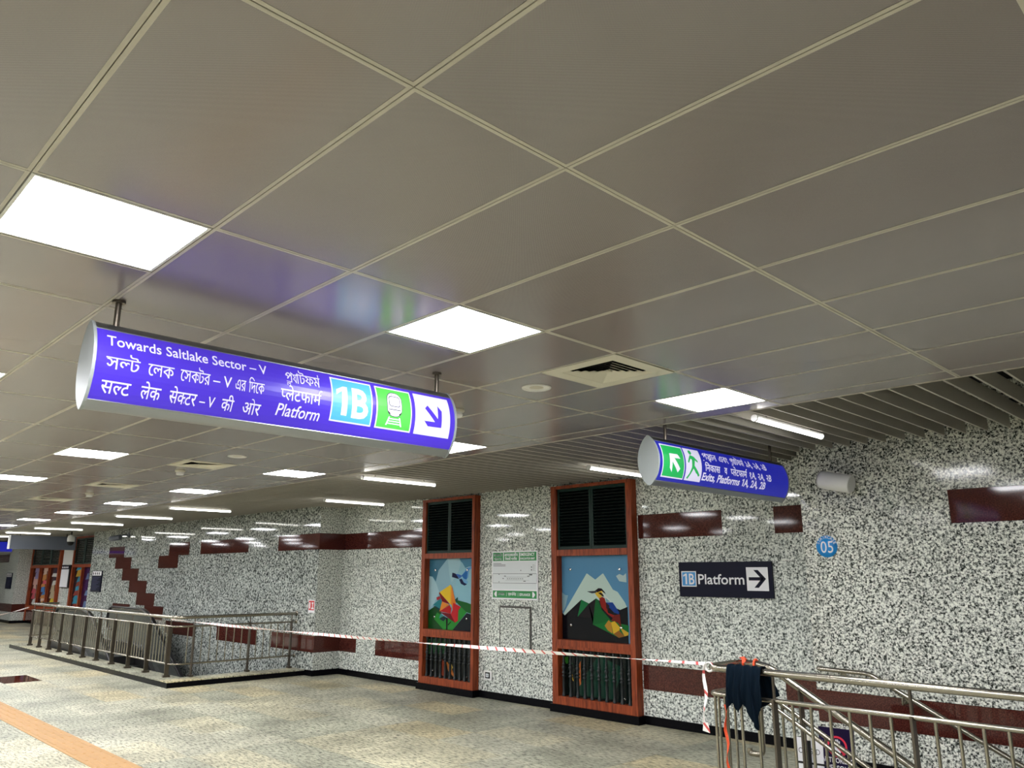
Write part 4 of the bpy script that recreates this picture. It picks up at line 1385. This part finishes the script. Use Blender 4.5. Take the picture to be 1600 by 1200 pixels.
# notices far off
def notice(x0, x1, z0, z1, y, label):
    t = thing('notice_board', ((x0 + x1) / 2, y, z0), label, 'notice board')
    MB().box(x0, x1, y - .03, y - .001, z0, z1).build('board', M['navy'], t)
    F = wall_face(x0, z0, y - .03)
    b = MB(); F.rect(b, .03, x1 - x0 - .03, z1 - z0 - .14, z1 - z0 - .02, .001); F.rect(b, .02, x1 - x0 - .02, .0, .03, .001, 1); p = b.build('heading', [M['signwhite'], M['ink']], t, fix=False)
    b = MB()
    for k in range(4): F.rect(b, .08 + .17 * k, .17 + .17 * k, z1 - z0 - .12, z1 - z0 - .05, .002)
    b.build('heading_print', M['ink'], p, fix=False)
    b = MB()
    for k in range(9): F.rect(b, .06, (x1 - x0) * (.6 + .3 * ((k * 7) % 3) / 2) - .02, .08 + .042 * k, .092 + .042 * k, .001)
    b.build('text_lines', mat('faded_blue_print', (70, 76, 110), .5), t, fix=False)


notice(-26.06, -25.2, 1.285, 1.90, YR, 'navy notice board with white heading, left of the stepped red blocks')
notice(-36.3, -35.5, 1.245, 1.84, YR, 'navy notice board with white heading at the far left edge of the wall')
# lit map board on the pier between the poster windows
t = thing('station_map', (-30.5, 8.35, 1.35), 'tall white station map board between the two far poster windows', 'sign')
MB().box(-31.02, -30.02, 8.36, YW - .001, 1.35, 2.10).build('case', M['black'], t)
MB().box(-31.0, -30.16, 8.35, 8.36, 1.37, 1.96).build('map_sheet', M['signwhite'], t)
p = MB().box(-31.0, -30.16, 8.35, 8.36, 1.97, 2.08).build('heading', M['navy'], t)
F = wall_face(-31.0, 1.97, 8.35)
b = MB()
for k in range(4): F.rect(b, .06 + .19 * k, .19 + .19 * k, .03, .08, .001)
b.build('heading_print', M['signwhite'], p, fix=False)
t = thing('wall_column', (-30.55, 8.42, 2.1), 'pale upper facing of the pier between the poster windows', kind='structure')
MB().box(-31.25, -29.87, YW - .010, YW - .001, 2.12, 3.03).build('facing', M['white'], t)
MB().box(-29.93, -29.87, YW - .03, YW - .010, .12, 3.03).build('edge_strip', M['ceil_edge'], t)

# white projector loudspeaker
ax = Vector((.97, -.03, -.235)).normalized()
c = Vector((-3.455, 7.735, 2.732))
t = thing('loudspeaker', c, 'white cylindrical loudspeaker bracketed to the granite wall over the 05 disc', 'speaker')
MB().lathe([(.060, 0), (.082, .010), (.090, .03), (.090, .315), (.086, .325), (.078, .325)], c, ax, 28).build('body', M['white'], t)
MB().lathe([(0, .316), (.05, .317), (.079, .318), (.079, .322), (.0, .323)], c, ax, 28).build('grille', M['printgrey'], t)
MB().lathe([(.088, .003), (.0, .0)], c, ax, 20).build('back_cap', M['white'], t)
mid = c + ax * .17
sd = Vector((0, -1, 0))
u_ = ax.cross(sd).normalized()
b = MB().tube([mid + u_ * .092, mid + u_ * .100 - sd * .05, mid - sd * .150, mid - u_ * .100 - sd * .05, mid - u_ * .092], .008, 6)
b.build('yoke', M['white'], t)
for s in (1, -1): MB().lathe([(.014, 0), (.014, .014)], mid + u_ * .088 * s, u_ * s, 10).build('knob', M['white'], t)
MB().box(mid.x - .04, mid.x + .04, YR - .016, YR - .001, mid.z - .05, mid.z + .05).build('wall_plate', M['white'], t)
MB().tube([c + ax * .01, c - ax * .05 + Vector((0, .03, .0)), c - ax * .09 + Vector((0, .15, .01))], .008, 6).build('cable', M['black'], t)

# cameras
t = thing('security_camera', (-26.4, 7.26, 3.03), 'white and black dome camera hanging in front of the grey box', 'camera')
MB().tube([(-26.4, 7.26, 3.2), (-26.4, 7.26, 2.93)], .02, 8).build('stem', M['black'], t)
MB().lathe([(.03, .2), (.09, .17), (.105, .10), (.105, .03), (.1, 0)], (-26.4, 7.26, 2.745), n=16).build('housing', M['white'], t)
MB().lathe([(.095, .0), (.085, -.06), (.05, -.10), (0, -.115)], (-26.4, 7.26, 2.745), n=16).build('dome', M['black'], t)
t = thing('security_camera', (-23.5, YR, 2.75), 'grey bullet camera on the granite wall above the stepped red blocks', 'camera')
MB().lathe([(.05, 0), (.075, .02), (.08, .36), (.07, .38), (0, .375)], (-23.35, 7.66, 2.80), (-.9, -.35, -.12), 14).build('housing', M['signgrey'], t)
MB().tube([(-23.45, 7.62, 2.80), (-23.42, 7.75, 2.86), (-23.42, YR - .01, 2.86)], .022, 8).build('arm', M['signgrey'], t)
MB().lathe([(.07, 0), (.07, .03)], (-23.42, YR - .001, 2.86), (0, -1, 0), 14).build('wall_plate', M['signgrey'], t)
# ================================================================== FLOOR STRIP, RAILINGS, ESCALATOR
t = thing('tactile_strip', (-17, 2.975, 0), 'orange raised-bar guide strip for the blind across the floor', 'guide strip')
TW = .35
b = MB().box(-TW / 2 + .001, TW / 2 - .001, -TW / 2 + .001, TW / 2 - .001, 0, .004)
for r in range(4):
    y = -.122 + .0813 * r
    b.add([(-.14, y - .016, .004), (.14, y - .016, .004), (.14, y + .016, .004), (-.14, y + .016, .004), (-.132, y - .010, .0085), (.132, y - .010, .0085), (.132, y + .010, .0085), (-.132, y + .010, .0085)],
          [(4, 5, 6, 7), (0, 1, 5, 4), (1, 2, 6, 5), (2, 3, 7, 6), (3, 0, 4, 7)])
me = bpy.data.meshes.new('tactile_tile'); me.from_pydata(b.v, [], b.f); me.materials.append(M['tactile'])
for k in range(84): share('tactile_tile', me, t, (-5.2 - TW * k, 2.975, .0003))


def fillet(pts, r=.12, n=4):
    """round the inner corners of a 3D polyline"""
    pts = [Vector(p) for p in pts]
    out = [pts[0]]
    for a, p, c in zip(pts, pts[1:], pts[2:]):
        d0, d1 = (a - p), (c - p)
        q = min(r, d0.length * .45, d1.length * .45)
        A, B = p + d0.normalized() * q, p + d1.normalized() * q
        for i in range(n + 1):
            s = i / n
            out.append(A * (1 - s) ** 2 + p * 2 * s * (1 - s) + B * s ** 2)
    out.append(pts[-1])
    return out


# --- long railing round the escalator
RY, RX = 5.62, -13.92
t = thing('guard_railing', (-18.4, RY, .10), 'long steel guard railing round the escalator well, on a low kerb', 'railing')
for nm, z, r in (('top_rail', 1.075, .027), ('middle_rail', .925, .016), ('bottom_rail', .315, .016)):
    y_far = 6.25
    MB().tube(fillet([(-23.0, y_far, z), (-23.0, RY, z), (RX, RY, z), (RX, YR - .02, z)], .17), r, 10 if r > .02 else 8).build(nm, M['steel'], t)
    MB().lathe([(r + .022, 0), (r + .022, .012), (r + .004, .016)], (RX, YR - .001, z), (0, -1, 0), 14).build('wall_flange', M['steel'], t)


def post(x, y, along_x, z0=.10, ztop=1.06):
    """flat twin-plate post set across the rail line, with a base shoe and a slim neck to the top rail"""
    b = MB()
    hw, th = .036, .008
    a, c = (th, hw) if along_x else (hw, th)
    b.box(x - a, x + a, y - c, y + c, z0 + .01, .925)
    b.tube([(x, y, .92), (x, y, ztop)], .011, 8)
    o = b.build('post', M['steel_dark'], t)
    b = MB().box(x - a - .022, x + a + .022, y - c - .022, y + c + .022, z0, z0 + .035)
    b.build('base_shoe', M['steel_dark'], o)


def rod(x, y, z0, z1, r=.0095): 
    key = (round(z1 - z0, 4), r)
    if key not in _rods:
        s = MB().tube([(0, 0, 0), (0, 0, z1 - z0)], r, 7)
        me = bpy.data.meshes.new('baluster'); me.from_pydata(s.v, [], s.f); me.materials.append(M['steel'])
        me.polygons.foreach_set('use_smooth', s.sm); _rods[key] = me
    share('baluster', _rods[key], t, (x, y, z0))


_rods = {}
px_ = [-14.12, -15.05, -15.95, -16.83, -17.73, -18.58, -19.45, -20.25, -21.05, -21.85, -22.65]
for x in px_: post(x, RY, True)
for a, c in zip(px_, px_[1:]):
    for k in range(1, 7): rod(a + (c - a) * k / 7, RY, .315, .925)
py_ = [5.95, 6.97, 7.80]
for y in py_: post(RX, y, False)
for a, c in ((5.74, 5.95), (5.95, 6.97), (6.97, 7.80)):
    n = max(1, round((c - a) / .137))
    for k in range(1, n): rod(RX, a + (c - a) * k / n, .315, .925)
post(-23.0, 6.2, False)
for y in (5.78, 5.92, 6.06): rod(-23.0, y, .315, .925)

# --- escalator
t = thing('escalator', (-19, 6.6, 0), 'escalator going down inside the railed well, with black handrails', 'escalator')
SL = math.tan(math.radians(29.5))


def hz(x, top, xf):
    """height of a line that runs level up to xf and then goes down"""
    return top - max(0, x - xf) * SL


def esc_side(y, xl, xf, dk):
    xs = [xl + (xf - .5 - xl) * i / 4 for i in range(5)] + [xf - .5 + 1.0 * i / 6 for i in range(1, 7)] + [-15.2]
    def smooth(x, top):
        if x < xf - .5: return top
        if x < xf + .5:
            s = x - (xf - .5); return top - SL * s * s / 2
        return top - (x - xf) * SL
    arc = [(xl - .27 * math.sin(a), 1.0 - .27 + .27 * math.cos(a)) for a in [PI * i / 8 for i in range(9)]]
    path = [(xl + .5, .46)] + arc[::-1] + [(x, smooth(x, 1.0)) for x in xs[1:]]
    b = MB()
    pr = [(-.040, -.016), (.040, -.016), (.046, .006), (.034, .022), (-.034, .022), (-.046, .006)]
    n = len(pr); rings = []
    for i, (x, z) in enumerate(path):
        x2, z2 = path[min(i + 1, len(path) - 1)]; x1, z1 = path[max(0, i - 1)]
        d = Vector((x2 - x1, 0, z2 - z1)).normalized(); nn = Vector((-d.z, 0, d.x))
        rings += [(x + nn.x * q, y + p, z + nn.z * q) for p, q in pr]
    b.add(rings, [(i * n + j, i * n + (j + 1) % n, (i + 1) * n + (j + 1) % n, (i + 1) * n + j) for i in range(len(path) - 1) for j in range(n)] + [tuple(range(n)), tuple(range((len(path) - 1) * n, len(path) * n))], 0, True)
    b.build('handrail', M['rubber'], t)
    # thin bright track below the handrail
    b = MB().tube([(x, y, z - .035) for x, z in path[9:]], .016, 6); b.build('handrail_track', M['steel'], t)
    # panel under the handrail
    xs2 = [xl - .18, xl] + xs[1:]
    b = MB()
    for s in (-.012, .012):
        b.add([(x, y + s, (smooth(x, .955) if x > xl - .1 else .86)) for x in xs2] + [(x, y + s, smooth(x, .20)) for x in xs2[::-1]], [tuple(range(2 * len(xs2)))])
    m_ = len(xs2) * 2
    b.f += [[i, (i + 1) % m_, m_ + (i + 1) % m_, m_ + i] for i in range(m_)]; b.mi += [0] * m_; b.sm += [False] * m_
    b.build('balustrade_panel', M['esc_panel'], t)
    # deck: skirting band that follows the slope
    b = MB()
    y0, y1 = (y - .13, y + .10) if dk > 0 else (y - .10, y + .13)
    sec = []
    for x in xs2: 
        zt = smooth(x, .22); sec.append([(x, y0, zt), (x, y1, zt), (x, y1, zt - .55), (x, y0, zt - .55)])
    vs = [p for s in sec for p in s]
    b.add(vs, [(i * 4 + j, i * 4 + (j + 1) % 4, i * 4 + 4 + (j + 1) % 4, i * 4 + 4 + j) for i in range(len(sec) - 1) for j in range(4)] + [(0, 1, 2, 3), tuple(len(vs) - 4 + j for j in range(4))])
    b.build('deck', M['esc_deck'], t)


M['esc_panel'] = mat('escalator_panel', (112, 116, 112), .22, metal=.6)
M['esc_deck'] = mat('escalator_deck', (58, 58, 58), .35, metal=.5)
esc_side(6.02, -22.05, -19.75, 1)
esc_side(7.15, -21.75, -19.40, -1)
MB().box(-22.6, -20.6, 6.14, 7.04, -.02, .006).build('landing_plate', M['steel_dark'], t)
MB().box(-20.6, -20.4, 6.14, 7.04, -.03, .004).build('comb_plate', M['steel'], t)
sm_ = MB().box(-.2, .2, -.45, .45, -.2, 0)
me = bpy.data.meshes.new('escalator_step'); me.from_pydata(sm_.v, [], sm_.f); me.materials.append(M['esc_deck'])
for k in range(13):
    x = -20.2 + .4 * k
    z = -.02 - max(0, x + 19.75) * SL
    share('escalator_step', me, t, (x, 6.59, z))

# --- railing of the staircase, right foreground
t = thing('guard_railing', (-2.0, 5.6, .10), 'steel staircase guard railing in the right foreground with a cloth hung over it', 'railing')
FY, BY, EX = 5.60, 6.07, -3.53
ST = .565
def slope(x, z, xs): return z - max(0, x - xs) * ST
MB().tube(fillet([(2.4, FY, 1.095), (EX, FY, 1.095), (EX, BY, 1.095), (-3.29, BY, 1.095), (-.4, BY, slope(-.4, 1.095, -3.29))], .10, 5), .027, 12).build('top_rail', M['steel'], t)
MB().tube(fillet([(2.4, FY, .905), (EX, FY, .905), (EX, BY, .905), (-3.34, BY, .90), (-.4, BY, slope(-.4, .90, -3.34))], .08, 5), .017, 10).build('middle_rail', M['steel'], t)
MB().tube(fillet([(-3.44, BY - .05, .855), (-3.30, BY - .05, .835), (-.4, BY - .05, slope(-.4, .835, -3.30))], .05), .017, 10).build('inner_rail', M['steel'], t)
MB().tube(fillet([(2.4, FY, .20), (EX, FY, .20), (EX, BY, .20), (-3.34, BY, .20)], .08, 5), .016, 8).build('bottom_rail', M['steel'], t)
MB().tube(fillet([(-3.335, BY - .06, .855), (-3.335, BY - .06, .43), (-3.45, BY - .06, .43), (-3.45, BY - .06, .47)], .07, 6), .022, 10).build('rail_return', M['steel'], t)
posts_x = [-2.99 + .95 * k for k in range(6)]
for x in posts_x: 
    b = MB().box(x - .008, x + .008, FY - .032, FY + .032, .11, .915).tube([(x, FY, .91), (x, FY, 1.08)], .012, 8)
    o = b.build('post', M['steel_dark'], t)
    MB().box(x - .03, x + .03, FY - .06, FY + .06, .10, .135).build('base_shoe', M['steel_dark'], o)
for x in [EX + .02]:
    pass
for k in range(-5, 42):
    x = -2.99 + .1357 * k
    if k % 7 == 0 or x < EX + .06: continue
    rod(x, FY, .20, .905, .0115)
rod(EX + .03, FY + .03, .20, .905, .0115)
for y in (5.73, 5.85, 5.96): rod(EX, y, .20, .905, .0115)
for k in range(16):
    x = -3.18 + .165 * k
    z1 = slope(x, .90, -3.34)
    o_ = share('baluster', _rods.get('b') or None, t, (x, BY, z1 - .74)) if False else None
    rod(x, BY, z1 - .74, z1, .0115)
for k in range(3):
    x = -3.02 + 1.15 * k
    z1 = slope(x, 1.085, -3.29)
    b = MB().box(x - .008, x + .008, BY - .03, BY + .03, z1 - 1.0, z1)
    b.build('post', M['steel_dark'], t)

# --- handrail on the wall above the stairs
t = thing('wall_handrail', (-2.5, YR, .5), 'steel handrail sloping down on the granite wall beside the stairs', 'handrail')
HY = 7.80
MB().tube(fillet([(-3.685, YR - .005, .905), (-3.685, HY, .905), (-3.19, HY, .897), (-.5, HY, .897 - 2.69 * .525)], .05), .022, 10).build('rail', M['steel'], t)
for x in (-3.45, -2.90, -1.9, -.9):
    z = .897 - max(0, x + 3.19) * .525
    b = MB().tube(fillet([(x, HY, z - .015), (x - .015, HY, z - .085), (x - .02, HY + .05, z - .10), (x - .02, YR - .004, z - .06)], .05), .010, 8)
    br = b.build('bracket', M['steel'], t)
    MB().lathe([(.035, 0), (.035, .008)], (x - .02, YR - .001, z - .06), (0, -1, 0), 14).build('rosette', M['steel'], br)

# ================================================================== TAPES, RIBBON, CLOTH, BOARDS
def ribbon(mb, pts, w_, tw0=0.0, tws=0.0, side=Vector((0, 0, 1))):
    """strip with a little twist along a line; two sides"""
    pts = [Vector(p) for p in pts]
    n = len(pts); A, B = [], []
    for i, p in enumerate(pts):
        d = (pts[min(i + 1, n - 1)] - pts[max(i - 1, 0)]).normalized()
        s = (side - d * side.dot(d)).normalized()
        s = Matrix.Rotation(tw0 + tws * i, 3, d) @ s
        nn = d.cross(s) * .0012
        A += [p + s * w_ / 2 + nn, p - s * w_ / 2 + nn]; B += [p + s * w_ / 2 - nn, p - s * w_ / 2 - nn]
    fs = [(2 * i, 2 * i + 1, 2 * i + 3, 2 * i + 2) for i in range(n - 1)]
    o = 2 * n
    fs += [tuple(o + j for j in f[::-1]) for f in fs]
    fs += [(2 * i, 2 * i + 2, o + 2 * i + 2, o + 2 * i) for i in range(n - 1)] + [(2 * i + 1, o + 2 * i + 1, o + 2 * i + 3, 2 * i + 3) for i in range(n - 1)]
    mb.add(A + B, fs)


P0, P1 = Vector((-14.05, 5.585, 1.045)), Vector((-3.535, 5.565, 1.122))
b = MB()
N = 70
pts = []
for i in range(N + 1):
    s = i / N
    p = P0.lerp(P1, s); p.z -= .062 * 4 * s * (1 - s) * .5
    pts.append(p)
ribbon(b, pts, .034, .5, .16)
t = thing('barrier_tape', P0, 'red and white barrier tape strung between the two railings', 'tape')
b.build('tape', M['tape'], t)
b = MB()
b.tube([(EX + .015 + .033 * math.cos(a), FY - .005, 1.098 + .033 * math.sin(a)) for a in [2 * PI * i / 12 for i in range(12)]], .008, 6, closed=True)
b.build('knot', M['tape'], t)
b = MB()
ribbon(b, [(EX - .005 - .012 * math.sin(i * .9), FY - .035 - .004 * i % 2, 1.12 - .042 * i) for i in range(11)], .026, 1.2, .35, Vector((1, 0, 0)))
b.add([(EX - .035, FY - .05, .70), (EX + .005, FY - .05, .70), (EX + .02, FY - .05, .625), (EX - .045, FY - .05, .635)], [(0, 1, 2, 3)])
b.build('tail', M['tape'], t)
b = MB()
Q0, Q1 = Vector((-23.02, 5.58, .99)), Vector((-20.4, 4.2, .90))
ribbon(b, [Q0.lerp(Q1, i / 16) - Vector((0, 0, .02 * math.sin(PI * i / 16))) for i in range(17)] + [Q0.lerp(Q1, 1.0) + Vector((-.4 * i, -.3 * i, 0)) for i in range(1, 8)], .03, .4, .2)
tag(b.build('barrier_tape', M['tape']), 'pale barrier tape leading left from the far end of the long railing', 'tape')

# orange ribbon on the loop of the railing
t = thing('orange_ribbon', (-3.40, 5.85, 1.1), 'orange plastic ribbon tied to the end loop of the staircase railing', 'ribbon')
b = MB()
for (x, y) in ((-3.47, 6.06), (-3.38, 6.07)):
    b.tube([(x, y + .034 * math.cos(a), 1.096 + .034 * math.sin(a)) for a in [2 * PI * i / 10 for i in range(10)]], .009, 6, closed=True)
ribbon(b, [(-3.50 + .012 * i, 6.05 - .01 * i, 1.135 - .004 * (i - 2) ** 2 + .01) for i in range(6)], .03, 1.2, .3)
b.build('knot', M['orange'], t)
b = MB(); ribbon(b, [(-3.53 + .006 * math.sin(i), 5.86, 1.07 - .04 * i) for i in range(7)], .022, .6, .3, Vector((1, 0, 0)))
ribbon(b, [(-3.385 + .010 * math.sin(i * 1.3), 5.575, .84 - .045 * i) for i in range(15)], .022, .3, .5, Vector((1, 0, 0)))
b.build('strand', M['orange'], t)

# navy cloth over the top rail
NU, NV = 34, 30
x0c, x1c = -3.345, -3.06
front = lambda s: .80 + .06 * math.sin(s * 9) if s < .36 else (.80 + (s - .36) * 1.0 if s < .48 else (.90 - (s - .48) * .62 if s < .82 else .69 + (s - .82) * 1.1))
back = lambda s: .80 + .25 * abs(s - .5)
V = []
for i in range(NU + 1):
    s = i / NU
    zf, zb = front(s), back(s)
    rr_ = .034
    for j in range(NV + 1):
        q = j / NV
        top = 1.097 + rr_
        if q < .38:                       # back drop
            k = q / .38; z = zb + (1.097 - zb) * k; yy = FY + rr_ + .05 * (1 - k)
        elif q < .52:
            a = PI * (q - .38) / .14; z = 1.097 + rr_ * math.sin(a); yy = FY + rr_ * math.cos(a)
        else:
            k = (q - .52) / .48; z = 1.097 - (1.097 - zf) * k; yy = FY - rr_ - .012 * math.sin(PI * k)
        hang = max(0, min(1, (1.10 - z) / .12))
        fold = .020 * math.sin(s * 27 + .8 * math.sin(s * 6)) + .010 * math.sin(s * 55 + z * 4)
        side = -1 if q >= .45 else 1
        x = x0c + (x1c - x0c) * s + .010 * math.sin(z * 14 + s * 20) * hang
        if q < .38: x += (.040 * s) * (1 - q / .38) ** .5
        else: x += -.018 * (1 - s) * hang * .6
        V.append((x, yy + side * (abs(fold) * hang + .004 + .008 * abs(math.sin(s * 27)) ), z + .006 * math.sin(s * 27) * (1 - hang)))
fs = [(i * (NV + 1) + j, (i + 1) * (NV + 1) + j, (i + 1) * (NV + 1) + j + 1, i * (NV + 1) + j + 1) for i in range(NU) for j in range(NV)]
b = MB(); b.add(V, fs, 0, True)
o = b.build('draped_cloth', M['cloth'])
md = o.modifiers.new('thickness', 'SOLIDIFY'); md.thickness = .005; md.offset = 0
tag(o, 'crumpled dark navy cloth hung over the staircase railing', 'cloth')

# boards standing behind the railing
t = thing('closed_board', (-3.29, 6.85, 0), 'white board reading CLOSED behind the staircase railing', 'sign')
Rz = Matrix.Rotation(math.radians(0), 3, 'Z')
def tilt_face(x, y, z, ang, lean=0.0):
    r = Vector((math.cos(ang), math.sin(ang), 0)); n = Vector((math.sin(ang), -math.cos(ang), 0))
    u = (Vector((0, 0, 1)) * math.cos(lean) - n * math.sin(lean)).normalized()
    return Face((x, y, z), r, u, n.copy())
F = tilt_face(-3.45, 6.78, 0.008, math.radians(8), .06)
def board(mb, F, w_, h_, d, b0=0):
    mb.obox(F.at(w_ / 2, b0 + h_ / 2, -d / 2), F.r * w_ / 2, F.u * h_ / 2, F.n * d / 2)
b = MB(); board(b, F, .215, .185, .012, .25); b.build('upper_panel', M['signwhite'], t)
b = MB(); board(b, F, .215, .20, .012, .035); b.build('lower_panel', M['signwhite'], t)
b = MB(); board(b, F, .23, .018, .02, .232); board(b, F, .23, .018, .02, .012); b.build('crossbar', M['black'], t)
b = MB(); F.text(b, 'CLOSED', .012, .190, .315, .062, .001, bold=.0); b.build('lettering', M['ink'], t, fix=False)
b = MB(); board(b, Face(F.at(.09, 0, .016), F.r, F.u, F.n), .030, .42, .012, 0); b.build('strap', M['black'], t)
b = MB().tube([F.at(.105, .42, .005), F.at(.105, .47, .0), F.at(.13, .47, -.02)], .014, 8); b.build('hook', M['offwhite'], t)
t = thing('warning_board', (-3.2, 7.1, 0), 'dark purple authorized person board with red prohibition ring by the stairs', 'sign')
F = tilt_face(-3.375, 7.04, .008, math.radians(4), .05)
b = MB(); board(b, F, .30, .50, .012); b.build('board', M['magenta'], t)
b = MB()
nR = 32
for i in range(nR):
    a0, a1 = 2 * PI * i / nR, 2 * PI * (i + 1) / nR
    F.poly(b, [(.155 + .085 * math.cos(a0), .355 + .085 * math.sin(a0)), (.155 + .085 * math.cos(a1), .355 + .085 * math.sin(a1)), (.155 + .068 * math.cos(a1), .355 + .068 * math.sin(a1)), (.155 + .068 * math.cos(a0), .355 + .068 * math.sin(a0))], .002)
F.poly(b, [(.088, .405), (.102, .417), (.222, .305), (.208, .293)], .0022)
p = b.build('prohibition_ring', M['red'], t, fix=False)
b = MB()
F.poly(b, [(.128, .345), (.182, .345), (.190, .365), (.178, .300), (.140, .295), (.122, .320)], .0012)
for k in range(4): F.rect(b, .127 + .014 * k, .138 + .014 * k, .340, (.395, .410, .412, .400)[k], .0012)
b.build('hand_symbol', M['signwhite'], t, fix=False)
b = MB(); F.text(b, 'AUTHORIZED', .012, .288, .226, .056, .0012, bold=.02); b.build('lettering', M['signwhite'], t, fix=False)
b = MB(); F.text(b, 'PERSON', .060, .240, .166, .056, .0012, bold=.02); b.build('lettering', M['signwhite'], t, fix=False)
